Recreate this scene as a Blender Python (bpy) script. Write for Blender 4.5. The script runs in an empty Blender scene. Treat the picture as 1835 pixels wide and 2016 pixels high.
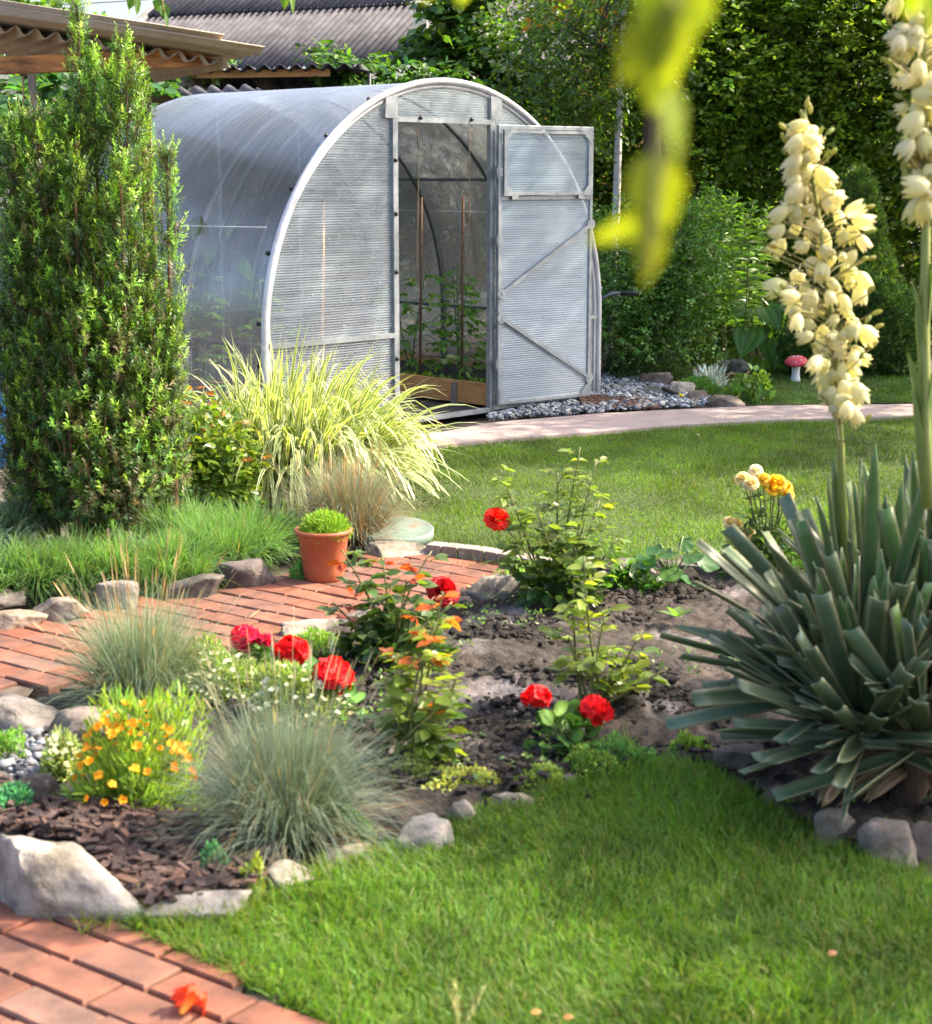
import bpy, bmesh, math
import numpy as np

sc = bpy.context.scene
col = sc.collection
rng = np.random.default_rng(11)
R = math.radians
def V(*a): return np.array(a, float)
def nrm(v): 
    v = np.asarray(v, float)
    return v / (np.linalg.norm(v, axis=-1, keepdims=True) + 1e-12)

# ------------------------------------------------------------------ camera model (measured off the photograph)
F, CX, CY, EYE, PIT = 3347.2, 917.5, 1008.0, 1.53, R(11.2)
def ray(px, py):
    a, b = (px-CX)/F, (CY-py)/F
    return V(a, math.cos(PIT)+b*math.sin(PIT), -math.sin(PIT)+b*math.cos(PIT))
def G(px, py, z=0.0):
    d = ray(px, py); t = (z-EYE)/d[2]
    return V(d[0]*t, d[1]*t, z)
def PY(px, py, Y):
    d = ray(px, py); t = Y/d[1]
    return V(d[0]*t, Y, EYE+d[2]*t)
def ZY(py, Y): return PY(CX, py, Y)[2]
def SC(Y): return F/Y

# ------------------------------------------------------------------ mesh builder
class MB:
    def __init__(s): s.v=[]; s.f=[]; s.c=[]; s.n=0
    def add(s, v, f, c=(.5,.5,.5), m=0):
        v = np.asarray(v, float).reshape(-1,3)
        c = np.asarray(c, float)
        if c.ndim == 1: c = np.broadcast_to(c, (len(v),3))
        s.v.append(v); s.c.append(c)
        if not isinstance(f, list) : f=[f]
        for ff in f: s.f.append((np.asarray(ff, np.int64)+s.n, m))
        s.n += len(v)
    def build(s, name, mats, parent=None, origin=None, smooth=True, bevel=0, solid=0):
        if not isinstance(mats, (list,tuple)): mats=[mats]
        v = np.concatenate(s.v); c = np.concatenate(s.c)
        o = V(0,0,0)
        if parent is not None:
            q = parent
            while q is not None: o = o+np.array(q.location); q = q.parent
        elif origin is not None: o = np.asarray(origin, float)
        else: o = V((v[:,0].min()+v[:,0].max())/2, (v[:,1].min()+v[:,1].max())/2, v[:,2].min())
        me = bpy.data.meshes.new(name)
        idx = np.concatenate([f.ravel() for f,_ in s.f]); tot = np.concatenate([np.full(len(f), f.shape[1]) for f,_ in s.f])
        mi = np.concatenate([np.full(len(f), m) for f,m in s.f])
        me.vertices.add(len(v)); me.vertices.foreach_set('co', (v-o).astype(np.float32).ravel())
        me.loops.add(len(idx)); me.loops.foreach_set('vertex_index', idx.astype(np.int32))
        me.polygons.add(len(tot)); me.polygons.foreach_set('loop_start', (np.cumsum(tot)-tot).astype(np.int32))
        me.polygons.foreach_set('material_index', mi.astype(np.int32))
        me.polygons.foreach_set('use_smooth', np.full(len(tot), smooth))
        for m in mats: me.materials.append(m)
        me.update(calc_edges=True)
        a = me.color_attributes.new('Col', 'FLOAT_COLOR', 'POINT')
        a.data.foreach_set('color', np.concatenate([c, np.ones((len(c),1))],1).astype(np.float32).ravel())
        ob = bpy.data.objects.new(name, me); col.objects.link(ob)
        if parent is not None: ob.parent = parent
        else: ob.location = o
        if solid: 
            k = ob.modifiers.new('Solidify','SOLIDIFY'); k.thickness = solid
        if bevel:
            k = ob.modifiers.new('Bevel','BEVEL'); k.width = bevel; k.segments = 2; k.limit_method='ANGLE'
        return ob
def tag(o, label=None, cat=None, group=None, kind=None):
    if label: o['label']=label
    if cat: o['category']=cat
    if group: o['group']=group
    if kind: o['kind']=kind
    return o
def thing(name, label, cat, loc, group=None):
    o = bpy.data.objects.new(name, None); col.objects.link(o); o.location = [float(x) for x in loc]; o.empty_display_size=.1
    return tag(o, label, cat, group)

# ------------------------------------------------------------------ shape helpers
def tube(mb, pts, r, n=6, c=(.5,.5,.5), m=0, cap=True):
    p = np.asarray(pts, float); k = len(p); r = np.broadcast_to(np.asarray(r,float),(k,))
    d = nrm(np.gradient(p, axis=0)); ref = V(0,0,1) if abs(d[0][2])<.9 else V(1,0,0)
    x = nrm(np.cross(d[0], ref)); out=[]
    a = np.linspace(0, 2*np.pi, n, endpoint=False)
    for i in range(k):
        x = nrm(x - d[i]*np.dot(x, d[i])); y = np.cross(d[i], x)
        out.append(p[i]+r[i]*(np.cos(a)[:,None]*x+np.sin(a)[:,None]*y))
    i = np.arange(k-1)[:,None]*n; j=np.arange(n)[None]; j2=(j+1)%n
    f = np.stack([i+j, i+j2, i+n+j2, i+n+j],-1).reshape(-1,4)
    c = np.asarray(c,float)
    if c.ndim==2: c = np.repeat(c, n, axis=0)
    fs=[f]
    if cap: fs += [np.arange(n)[::-1][None], (np.arange(n)+(k-1)*n)[None]]
    mb.add(np.concatenate(out), fs, c, m)
def bez(a, b, c, n=8):
    t = np.linspace(0,1,n)[:,None]; return (1-t)**2*np.asarray(a)+2*t*(1-t)*np.asarray(b)+t*t*np.asarray(c)
BOXF = np.array([[0,2,3,1],[4,5,7,6],[0,1,5,4],[2,6,7,3],[0,4,6,2],[1,3,7,5]])
def box(mb, c, s, ax=None, cc=(.5,.5,.5), m=0):
    ax = np.eye(3) if ax is None else np.asarray(ax)
    q = np.array([[i,j,k] for k in (-.5,.5) for j in (-.5,.5) for i in (-.5,.5)])*np.asarray(s)
    mb.add(np.asarray(c)+q@ax, BOXF, cc, m)
def bar(mb, a, b, w, h, cc=(.5,.5,.5), m=0, up=(0,0,1)):
    a=np.asarray(a,float); b=np.asarray(b,float); d=b-a; L=np.linalg.norm(d); x=d/L
    up=np.asarray(up,float)
    if abs(np.dot(up,x))>.95: up=V(1,0,0)
    y=nrm(np.cross(up,x)); z=np.cross(x,y)
    box(mb,(a+b)/2,(L,w,h),np.array([x,y,z]),cc,m)
def lathe(mb, prof, c, n=20, cc=(.5,.5,.5), axis=None, m=0):
    p=np.asarray(prof,float); k=len(p); a=np.linspace(0,2*np.pi,n,endpoint=False)
    z = V(0,0,1) if axis is None else nrm(axis); x = nrm(np.cross(z, V(0,1,0) if abs(z[1])<.9 else V(1,0,0))); y=np.cross(z,x)
    v = (np.asarray(c)+p[:,0][:,None,None]*(np.cos(a)[None,:,None]*x+np.sin(a)[None,:,None]*y)+p[:,1][:,None,None]*z).reshape(-1,3)
    i=np.arange(k-1)[:,None]*n; j=np.arange(n)[None]; j2=(j+1)%n
    cc=np.asarray(cc,float)
    if cc.ndim==2: cc=np.repeat(cc,n,axis=0)
    mb.add(v, np.stack([i+j,i+j2,i+n+j2,i+n+j],-1).reshape(-1,4), cc, m)
_sn = {}
def sn(p, freq, seed=0, k=14):
    """smooth pseudo noise, about -1..1"""
    if seed not in _sn:
        g=np.random.default_rng(seed+100); _sn[seed]=(nrm(g.normal(size=(k,3)))*g.uniform(.6,1.6,(k,1)), g.uniform(0,6.28,k))
    kk,ph=_sn[seed]; return np.sin(np.asarray(p)@(kk.T*freq*2)+ph).sum(-1)/math.sqrt(k)*.9
def inpoly(p, poly):
    x,y=p[...,0],p[...,1]; c=np.zeros(x.shape,bool); n=len(poly)
    for i in range(n):
        x1,y1=poly[i][:2]; x2,y2=poly[(i+1)%n][:2]
        if y1==y2: continue
        h=((y1>y)!=(y2>y))&(x<(x2-x1)*(y-y1)/(y2-y1)+x1); c^=h
    return c
def gpoly(pts): return np.array([G(*p)[:2] for p in pts])
def sample_poly(poly, n, g=rng):
    lo,hi=poly.min(0),poly.max(0); out=np.zeros((0,2))
    while len(out)<n:
        p=g.uniform(lo,hi,(n*2,2)); out=np.concatenate([out,p[inpoly(p,poly)]])
    return out[:n]
def zone(name, poly, z, res, mat, amp=0, freq=3, seed=1, colf=None, hf=None):
    lo,hi=poly.min(0)-res,poly.max(0)+res
    nx,ny=int((hi[0]-lo[0])/res)+1,int((hi[1]-lo[1])/res)+1
    gx,gy=np.meshgrid(lo[0]+np.arange(nx+1)*res, lo[1]+np.arange(ny+1)*res, indexing='ij')
    P=np.stack([gx,gy],-1); ctr=(P[:-1,:-1]+P[1:,1:])/2; mk=inpoly(ctr,poly)
    P3=np.concatenate([P,np.zeros(P.shape[:2]+(1,))],-1)
    h=z+(amp*sn(P3,freq,seed)+amp*.5*sn(P3,freq*2.7,seed+1) if amp else 0)
    if hf is not None: h=h+hf(P3)
    P3[...,2]=h
    idx=np.arange((nx+1)*(ny+1)).reshape(nx+1,ny+1)
    f=np.stack([idx[:-1,:-1],idx[1:,:-1],idx[1:,1:],idx[:-1,1:]],-1)[mk]
    u,inv=np.unique(f,return_inverse=True); v=P3.reshape(-1,3)[u]
    mb=MB(); mb.add(v, inv.reshape(-1,4), (.5,.5,.5) if colf is None else colf(v))
    return tag(mb.build(name, mat, origin=(lo[0],lo[1],z)), kind='structure')

# leaf templates
T4=np.array([[0,0,0],[-.5,.45,.13],[0,1,0],[.5,.45,.13]]); T4F=np.array([[0,2,1],[0,3,2]])
T8=np.array([[0,0,0],[0,.34,-.03],[0,.68,-.07],[0,1,-.2],[-.44,.3,.07],[-.38,.66,.02],[.44,.3,.07],[.38,.66,.02]])
T8F=np.array([[0,1,4],[1,5,4],[1,2,5],[2,3,5],[0,6,1],[1,6,7],[1,7,2],[2,7,3]])
NEE=np.array([[-.5,0,0],[.5,0,0],[.45,.7,.0],[0,1,0],[-.45,.7,0]]); NEEF=np.array([[0,1,2],[0,2,4],[4,2,3]])
def inst(mb, T, TF, pos, yd, zd, sx, sy, c, sz=None, m=0, tc=None):
    N=len(pos); y=nrm(yd); z=nrm(zd-(zd*y).sum(-1,keepdims=True)*y); x=np.cross(y,z)
    sx=np.broadcast_to(sx,(N,)); sy=np.broadcast_to(sy,(N,)); sz=sx if sz is None else np.broadcast_to(sz,(N,))
    v=(pos[:,None]+T[None,:,0,None]*(sx[:,None]*x)[:,None]+T[None,:,1,None]*(sy[:,None]*y)[:,None]+T[None,:,2,None]*(sz[:,None]*z)[:,None])
    f=(TF[None]+np.arange(N)[:,None,None]*len(T)).reshape(-1,TF.shape[1])
    c=np.broadcast_to(np.asarray(c,float),(N,3)); cc=np.repeat(c,len(T),axis=0).reshape(N,len(T),3)
    if tc is not None: cc=cc*tc[None]
    mb.add(v.reshape(-1,3), f, cc.reshape(-1,3), m)
def cvar(c, n, v=.2, hue=.12, g=rng):
    c=np.asarray(c,float); k=g.normal(1,v,(n,1)).clip(.4,1.9); h=g.normal(0,hue,(n,1))
    return (c*k*np.concatenate([1+h,1+0*h,1-h],1)).clip(.004,.95)
def lerp(a,b,t): return np.asarray(a)+(np.asarray(b)-np.asarray(a))*t
def rdir(n, g=rng): return nrm(g.normal(size=(n,3)))
def blades(mb, base, d0, L, W, droop, seg, c0, c1, across=2, prof='taper', acc=None, twist=.3, fold=0, g=rng):
    N=len(base); L=np.broadcast_to(L,(N,)); W=np.broadcast_to(W,(N,)); droop=np.broadcast_to(droop,(N,))
    d0=nrm(d0); p=base.copy(); P=[p.copy()]; Ds=[d0]
    for k in range(seg):
        t=(k+.5)/seg; d=d0.copy(); d[:,2]-=droop*t**1.4; d=nrm(d); p=p+d*(L/seg)[:,None]; P.append(p.copy()); Ds.append(d)
    P=np.stack(P,1); Ds=np.stack(Ds,1)
    side=np.cross(d0, V(0,0,1)+g.normal(0,twist,(N,3))); side=nrm(side)
    t=np.linspace(0,1,seg+1)
    if prof=='taper': w=(1-t**1.6)*.92+.05
    elif prof=='strap': w=np.interp(t,[0,.15,.5,.85,1],[.75,.85,1,.97,.9])
    elif prof=='point': w=np.interp(t,[0,.2,.6,.85,1],[.7,.9,1,.6,.04])
    elif prof=='lance': w=np.interp(t,[0,.25,.5,.8,1],[.25,.9,1,.55,.03])
    s=np.linspace(-.5,.5,across); up=np.cross(side[:,None],Ds)
    fo=(np.abs(s)*2)*fold
    v=P[:,:,None]+side[:,None,None]*(W[:,None,None]*w[None,:,None]*s[None,None,:])[...,None]+up[:,:,None]*(W[:,None,None]*w[None,:,None]*fo[None,None,:])[...,None]
    c=np.asarray(c0)[:,None]+(np.asarray(c1)-np.asarray(c0))[:,None]*t[None,:,None]
    c=np.repeat(c[:,:,None],across,2)
    if acc is not None: c=np.where(np.isnan(acc[None,None]),c,acc[None,None]*g.normal(1,.12,(N,1,1,1)))
    nv=(seg+1)*across; i=(np.arange(seg)[:,None]*across+np.arange(across-1)[None]).ravel()
    f=np.stack([i,i+1,i+across+1,i+across],-1); f=(f[None]+np.arange(N)[:,None,None]*nv).reshape(-1,4)
    mb.add(v.reshape(-1,3), f, c.reshape(-1,3).clip(.003,.95))

# ------------------------------------------------------------------ materials
def newmat(name):
    m=bpy.data.materials.new(name); m.use_nodes=True; nt=m.node_tree; nt.nodes.clear()
    o=nt.nodes.new('ShaderNodeOutputMaterial'); return m,nt,o
def nd(nt,t,**k):
    n=nt.nodes.new(t)
    for a,b in k.items():
        if a.startswith('i_'): n.inputs[a[2:].replace('_',' ')].default_value=b
        else: setattr(n,a,b)
    return n
def leafmat(name, rough=.42, trans=.38, tcol=(1.5,1.6,.5), spec=.5):
    m,nt,o=newmat(name); L=nt.links.new
    at=nd(nt,'ShaderNodeAttribute',attribute_name='Col'); 
    no=nd(nt,'ShaderNodeTexNoise',i_Scale=60.0,i_Detail=3.0); 
    mr=nd(nt,'ShaderNodeMapRange'); mr.inputs['To Min'].default_value=.78; mr.inputs['To Max'].default_value=1.22; L(no.outputs['Fac'],mr.inputs['Value'])
    mu=nd(nt,'ShaderNodeVectorMath',operation='SCALE'); L(at.outputs['Color'],mu.inputs[0]); L(mr.outputs[0],mu.inputs['Scale'])
    p=nd(nt,'ShaderNodeBsdfPrincipled'); p.inputs['Roughness'].default_value=rough; p.inputs['Specular IOR Level'].default_value=spec
    L(mu.outputs[0],p.inputs['Base Color'])
    tm=nd(nt,'ShaderNodeVectorMath',operation='MULTIPLY'); tm.inputs[1].default_value=tcol; L(mu.outputs[0],tm.inputs[0])
    t=nd(nt,'ShaderNodeBsdfTranslucent'); L(tm.outputs[0],t.inputs['Color'])
    x=nd(nt,'ShaderNodeMixShader'); x.inputs[0].default_value=trans; L(p.outputs[0],x.inputs[1]); L(t.outputs[0],x.inputs[2]); L(x.outputs[0],o.inputs[0])
    return m
def solid(name, a, b, scale=8, rough=.7, bump=.3, bscale=None, metal=0, usecol=False, spec=.5, det=8, stretch=None, bdist=.01, c3=None):
    m,nt,o=newmat(name); L=nt.links.new
    tc=nd(nt,'ShaderNodeTexCoord'); mp=nd(nt,'ShaderNodeMapping'); L(tc.outputs['Object'],mp.inputs[0])
    if stretch: mp.inputs['Scale'].default_value=stretch
    no=nd(nt,'ShaderNodeTexNoise'); no.inputs['Scale'].default_value=scale; no.inputs['Detail'].default_value=det; no.inputs['Roughness'].default_value=.62
    L(mp.outputs[0],no.inputs['Vector'])
    cr=nd(nt,'ShaderNodeValToRGB'); cr.color_ramp.elements[0].position=.34; cr.color_ramp.elements[1].position=.66
    cr.color_ramp.elements[0].color=(*a,1); cr.color_ramp.elements[1].color=(*b,1)
    if c3: e=cr.color_ramp.elements.new(.5); e.color=(*c3,1)
    L(no.outputs['Fac'],cr.inputs[0])
    p=nd(nt,'ShaderNodeBsdfPrincipled'); p.inputs['Roughness'].default_value=rough; p.inputs['Metallic'].default_value=metal; p.inputs['Specular IOR Level'].default_value=spec
    src=cr.outputs[0]
    if usecol:
        at=nd(nt,'ShaderNodeAttribute',attribute_name='Col'); mu=nd(nt,'ShaderNodeVectorMath',operation='MULTIPLY'); L(at.outputs['Color'],mu.inputs[0]); L(src,mu.inputs[1]); src=mu.outputs[0]
    L(src,p.inputs['Base Color'])
    if bump:
        n2=nd(nt,'ShaderNodeTexNoise'); n2.inputs['Scale'].default_value=bscale or scale*4; n2.inputs['Detail'].default_value=10; n2.inputs['Roughness'].default_value=.65; L(mp.outputs[0],n2.inputs['Vector'])
        bp=nd(nt,'ShaderNodeBump'); bp.inputs['Strength'].default_value=bump; bp.inputs['Distance'].default_value=bdist; L(n2.outputs['Fac'],bp.inputs['Height']); L(bp.outputs[0],p.inputs['Normal'])
    L(p.outputs[0],o.inputs[0]); return m
def polycarb(name, axis, pitch=.016, clear=.5, rough=.22, tint=(.86,.91,.93), scat=.3, ior=2.1, graz=.1, base=(.42,.52,.62)):
    m,nt,o=newmat(name); L=nt.links.new
    tc=nd(nt,'ShaderNodeTexCoord'); dt=nd(nt,'ShaderNodeVectorMath',operation='DOT_PRODUCT'); L(tc.outputs['Object'],dt.inputs[0]); dt.inputs[1].default_value=axis
    mu=nd(nt,'ShaderNodeMath',operation='MULTIPLY'); L(dt.outputs['Value'],mu.inputs[0]); mu.inputs[1].default_value=2*math.pi/pitch
    si=nd(nt,'ShaderNodeMath',operation='SINE'); L(mu.outputs[0],si.inputs[0])
    ax_=nd(nt,'ShaderNodeVectorMath',operation='SCALE'); ax_.inputs[0].default_value=axis; sc_=nd(nt,'ShaderNodeMath',operation='MULTIPLY'); L(dt.outputs['Value'],sc_.inputs[0]); sc_.inputs[1].default_value=22.0; L(sc_.outputs[0],ax_.inputs['Scale'])
    av=nd(nt,'ShaderNodeVectorMath',operation='ADD'); L(tc.outputs['Object'],av.inputs[0]); L(ax_.outputs[0],av.inputs[1])
    no=nd(nt,'ShaderNodeTexNoise',i_Scale=1.5,i_Detail=5.0,i_Roughness=.6); L(av.outputs[0],no.inputs['Vector'])
    nb_=nd(nt,'ShaderNodeTexNoise',i_Scale=1.6,i_Detail=4.0); L(tc.outputs['Object'],nb_.inputs['Vector'])
    sp=nd(nt,'ShaderNodeTexNoise',i_Scale=38.0,i_Detail=2.0); L(tc.outputs['Object'],sp.inputs['Vector'])
    gt=nd(nt,'ShaderNodeMath',operation='GREATER_THAN'); L(sp.outputs['Fac'],gt.inputs[0]); gt.inputs[1].default_value=.73
    a=nd(nt,'ShaderNodeMath',operation='MULTIPLY_ADD'); L(si.outputs[0],a.inputs[0]); a.inputs[1].default_value=.07; a.inputs[2].default_value=clear
    b=nd(nt,'ShaderNodeMath',operation='MULTIPLY_ADD'); L(no.outputs['Fac'],b.inputs[0]); b.inputs[1].default_value=-.55; L(a.outputs[0],b.inputs[2])
    b2=nd(nt,'ShaderNodeMath',operation='ADD'); L(b.outputs[0],b2.inputs[0]); b2.inputs[1].default_value=.27
    c=nd(nt,'ShaderNodeMath',operation='MULTIPLY_ADD',use_clamp=True); L(gt.outputs[0],c.inputs[0]); c.inputs[1].default_value=-.3; L(b2.outputs[0],c.inputs[2])
    tr=nd(nt,'ShaderNodeBsdfTransparent'); tr.inputs[0].default_value=(*tint,1)
    p=nd(nt,'ShaderNodeBsdfPrincipled'); p.inputs['Base Color'].default_value=(*base,1); p.inputs['Roughness'].default_value=rough; p.inputs['Specular IOR Level'].default_value=.6
    tl=nd(nt,'ShaderNodeBsdfTranslucent'); tl.inputs[0].default_value=(.75,.8,.82,1)
    bp=nd(nt,'ShaderNodeBump'); bp.inputs['Strength'].default_value=.25; bp.inputs['Distance'].default_value=.004; L(si.outputs[0],bp.inputs['Height']); L(bp.outputs[0],p.inputs['Normal'])
    x1=nd(nt,'ShaderNodeMixShader'); x1.inputs[0].default_value=scat; L(p.outputs[0],x1.inputs[1]); L(tl.outputs[0],x1.inputs[2])
    lw=nd(nt,'ShaderNodeLayerWeight'); lw.inputs[0].default_value=.5; pw=nd(nt,'ShaderNodeMath',operation='POWER'); L(lw.outputs['Facing'],pw.inputs[0]); pw.inputs[1].default_value=2.0
    c2=nd(nt,'ShaderNodeMath',operation='MULTIPLY_ADD',use_clamp=True); L(pw.outputs[0],c2.inputs[0]); c2.inputs[1].default_value=-graz; L(c.outputs[0],c2.inputs[2])
    x=nd(nt,'ShaderNodeMixShader'); L(c2.outputs[0],x.inputs[0]); L(x1.outputs[0],x.inputs[1]); L(tr.outputs[0],x.inputs[2])
    gl=nd(nt,'ShaderNodeBsdfGlossy'); gl.inputs['Roughness'].default_value=.2; L(bp.outputs[0],gl.inputs['Normal']); gl.inputs[0].default_value=(1,1,1,1)
    fr0=nd(nt,'ShaderNodeFresnel'); fr0.inputs['IOR'].default_value=ior; nm_=nd(nt,'ShaderNodeMapRange'); L(nb_.outputs['Fac'],nm_.inputs['Value']); nm_.inputs['From Min'].default_value=.3; nm_.inputs['From Max'].default_value=.7; nm_.inputs['To Min'].default_value=.35; nm_.inputs['To Max'].default_value=1.1
    fr=nd(nt,'ShaderNodeMath',operation='MULTIPLY',use_clamp=True); L(fr0.outputs[0],fr.inputs[0]); L(nm_.outputs[0],fr.inputs[1])
    y=nd(nt,'ShaderNodeMixShader'); L(fr.outputs[0],y.inputs[0]); L(x.outputs[0],y.inputs[1]); L(gl.outputs[0],y.inputs[2]); L(y.outputs[0],o.inputs[0])
    return m

LEAF=leafmat('leaf'); LEAFG=leafmat('glossy_leaf',.3,.48,(1.55,1.55,.4)); GRASSM=leafmat('grass_blade',.5,.42,(1.35,1.5,.45),.3)
MATTE=leafmat('matte_leaf',.6,.25,(1.2,1.3,.7),.25); PETAL=leafmat('petal',.5,.4,(1.2,1.0,.8),.3); CREAM=leafmat('cream_petal',.5,.5,(1.1,1.02,.7),.3)
NEARLEAF=leafmat('thin_leaf',.4,.62,(1.6,1.6,.35)); NEEDLE=leafmat('needle',.42,.3,(1.4,1.5,.4),.4); YUC=leafmat('yucca_leaf',.38,.12,(1.2,1.4,.6),.5)
STEM=leafmat('stem',.5,.05)
BARK=solid('bark',(.06,.04,.025),(.15,.1,.065),14,.85,.6,stretch=(3,3,.6)); BIRCH=solid('birch_bark',(.55,.5,.5),(.72,.68,.68),5,.7,.2)
GALV=solid('galvanised_steel',(.22,.25,.28),(.38,.41,.44),12,.42,.05,metal=.55); DSTEEL=solid('dark_steel',(.07,.08,.09),(.14,.15,.16),12,.5,.05,metal=.4); TRIM=solid('pale_trim',(.5,.5,.53),(.66,.66,.68),10,.4,.05,metal=.2); BLACK=solid('black_rubber',(.012,.012,.013),(.03,.03,.03),20,.45,.1)  # darker steel for the inner hoops and purlins
WOODO=solid('orange_wood',(.10,.035,.012),(.72,.30,.075),3.2,.6,.25,stretch=(1.2,1.2,6),det=6); PINE=solid('pine_board',(.5,.22,.07),(.68,.36,.13),3,.6,.15,stretch=(2,2,9))
WOODG=solid('grey_wood',(.16,.13,.11),(.34,.29,.26),6,.8,.3,stretch=(6,6,1)); WOODL=solid('silvered_wood',(.34,.31,.3),(.5,.47,.46),6,.8,.3,stretch=(6,6,1)); WOODD=solid('dark_wood',(.03,.022,.016),(.09,.06,.04),6,.8,.3)
SLATE=solid('corrugated_cement',(.03,.029,.036),(.085,.08,.095),5,.85,.3,bscale=40); SLATEB=solid('brown_cement_sheet',(.44,.35,.26),(.56,.46,.35),5,.85,.3,bscale=60)
TERRA=solid('terracotta',(.34,.085,.035),(.41,.12,.05),9,.6,.08); 
ROCKP=solid('pale_rock',(.12,.105,.085),(.42,.385,.34),9,.85,.9,bscale=24,usecol=True,c3=(.28,.25,.215),bdist=.02)
BRICKM=solid('brick',(.55,.57,.58),(1.28,1.2,1.16),11,.85,.45,bscale=160,usecol=True,bdist=.003)
SOILM=solid('soil',(.020,.0165,.0145),(.056,.046,.040),26,.95,1.0,bscale=90,usecol=True,bdist=.02)
EARTH=solid('earth',(.05,.04,.03),(.11,.09,.07),3,.95,.6,bscale=40)
LAWNM=solid('lawn_soil',(.025,.04,.01),(.055,.085,.02),30,.95,.5)
CONC=solid('pink_concrete',(.30,.225,.205),(.40,.32,.30),5,.85,.15,bscale=120); CONCG=solid('grey_concrete',(.2,.185,.17),(.38,.35,.325),6,.9,.4)
CHIP=solid('bark_chip',(.6,.6,.6),(1.3,1.3,1.3),40,.85,.6,usecol=True); PEB=solid('pebble',(.7,.7,.7),(1.2,1.2,1.2),30,.75,.3,usecol=True)
LIDM=solid('mint_paint',(.2,.085,.04),(.16,.23,.19),8,.6,.15,c3=(.17,.23,.195)); PLASTER=solid('ochre_plaster',(.62,.33,.06),(.72,.42,.1),4,.9,.15)
CREAMW=solid('cream_plaster',(.6,.55,.42),(.72,.68,.55),6,.9,.2); BLUE=solid('blue_plastic',(.01,.07,.4),(.015,.12,.55),4,.4,.02)
REDP=solid('red_paint',(.5,.02,.05),(.75,.1,.12),16,.5,.15); WHITEP=solid('white_paint',(.55,.55,.55),(.75,.75,.75),12,.6,.15)
TWINE=solid('twine',(.35,.24,.13),(.5,.37,.22),30,.9,.2); RUST=solid('rusty_steel',(.14,.07,.04),(.26,.15,.1),30,.7,.3,metal=.4); YEL=solid('yellow_plastic',(.7,.5,.02),(.8,.58,.03),5,.4,.02)
COLM=solid('painted',(.85,.85,.85),(1.1,1.1,1.1),20,.6,.1,usecol=True)
PCF=polycarb('polycarbonate_front',(0,0,1),.015,.70,ior=1.8,base=(.55,.68,.82)); PCB=polycarb('polycarbonate_rear',(0,0,1),.024,1.02,.22,(.6,.72,.72),.15,1.35); PCD=polycarb('polycarbonate_door',(0,0,1),.015,.52,.2,(.80,.89,.97),.3,1.8,base=(.46,.60,.76))
uu=nrm(V(.69,.72,0)); nn=V(uu[1],-uu[0],0); ww=-nn
PCR=polycarb('polycarbonate_roof',tuple(ww),.02,.86,.2,(.9,.95,.97),.55,2.5,.45,(.82,.9,.97))

# ------------------------------------------------------------------ world, sun, camera
SUN_AZ, SUN_EL = R(76), R(43)      # azimuth measured from +Y (north) towards +X
w=bpy.data.worlds.new('World'); sc.world=w; w.use_nodes=True; nt=w.node_tree; nt.nodes.clear()
sk=nt.nodes.new('ShaderNodeTexSky'); sk.sky_type='NISHITA'; sk.sun_disc=False; sk.sun_elevation=SUN_EL; sk.sun_rotation=SUN_AZ; sk.air_density=.85; sk.dust_density=5.5; sk.ozone_density=.7
bg=nt.nodes.new('ShaderNodeBackground'); bg.inputs[1].default_value=.15; wo=nt.nodes.new('ShaderNodeOutputWorld')
nt.links.new(sk.outputs[0],bg.inputs[0]); nt.links.new(bg.outputs[0],wo.inputs[0])
sd=V(math.sin(SUN_AZ)*math.cos(SUN_EL), math.cos(SUN_AZ)*math.cos(SUN_EL), math.sin(SUN_EL))
lt=bpy.data.lights.new('sun','SUN'); lt.energy=3.3; lt.angle=R(.5); lt.color=(1,.87,.66)
lo=bpy.data.objects.new('sun',lt); col.objects.link(lo)
from mathutils import Vector
lo.rotation_euler=Vector(sd).to_track_quat('Z','Y').to_euler(); lo.location=(6,6,8)
cam=bpy.data.cameras.new('camera'); co=bpy.data.objects.new('camera',cam); col.objects.link(co); sc.camera=co
co.location=(0,0,EYE); co.rotation_euler=(math.pi/2-PIT,0,0)
cam.sensor_fit='HORIZONTAL'; cam.sensor_width=36; cam.lens=F/1835*36; cam.clip_start=.05; cam.clip_end=500
cam.dof.use_dof=True; cam.dof.focus_distance=9.0; cam.dof.aperture_fstop=6.3
sc.view_settings.view_transform='Standard'; sc.view_settings.look='None'; sc.view_settings.exposure=1.88; sc.view_settings.gamma=1
cy=sc.cycles; cy.max_bounces=7; cy.diffuse_bounces=3; cy.glossy_bounces=3; cy.transmission_bounces=4; cy.transparent_max_bounces=14
cy.caustics_reflective=False; cy.caustics_refractive=False; cy.use_denoising=True; cy.use_adaptive_sampling=True; cy.adaptive_threshold=.02
cy.sample_clamp_indirect=4

# ================================================================== SETTING
mb=MB(); s=250; mb.add([[-s,-s,-.05],[s,-s,-.05],[s,s,-.05],[-s,s,-.05]],np.array([[0,1,2,3]])); tag(mb.build('ground',EARTH,origin=(0,0,-.05)),kind='structure')
P_near=gpoly([(232,1824),(300,1822),(480,1800),(620,1735),(760,1680),(900,1622),(1040,1590),(1150,1545),(1300,1512),(1420,1540),(1500,1600),(1600,1665),(1700,1712),(1835,1755),(2000,1800),(2150,2200),(760,2200),(665,2040),(420,1912)])
P_mid=gpoly([(640,960),(780,905),(870,870),(1000,858),(1150,848),(1300,835),(1500,825),(1835,813),(2150,804),(2150,1135),(1500,1122),(1440,1114),(1200,1110),(1040,1102),(940,1092),(870,1086),(840,1075),(700,1040)])
P_far=gpoly([(1390,775),(1440,745),(1480,735),(1540,722),(1835,735),(2100,740),(2100,789),(1835,794),(1500,797),(1440,797)])
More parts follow.
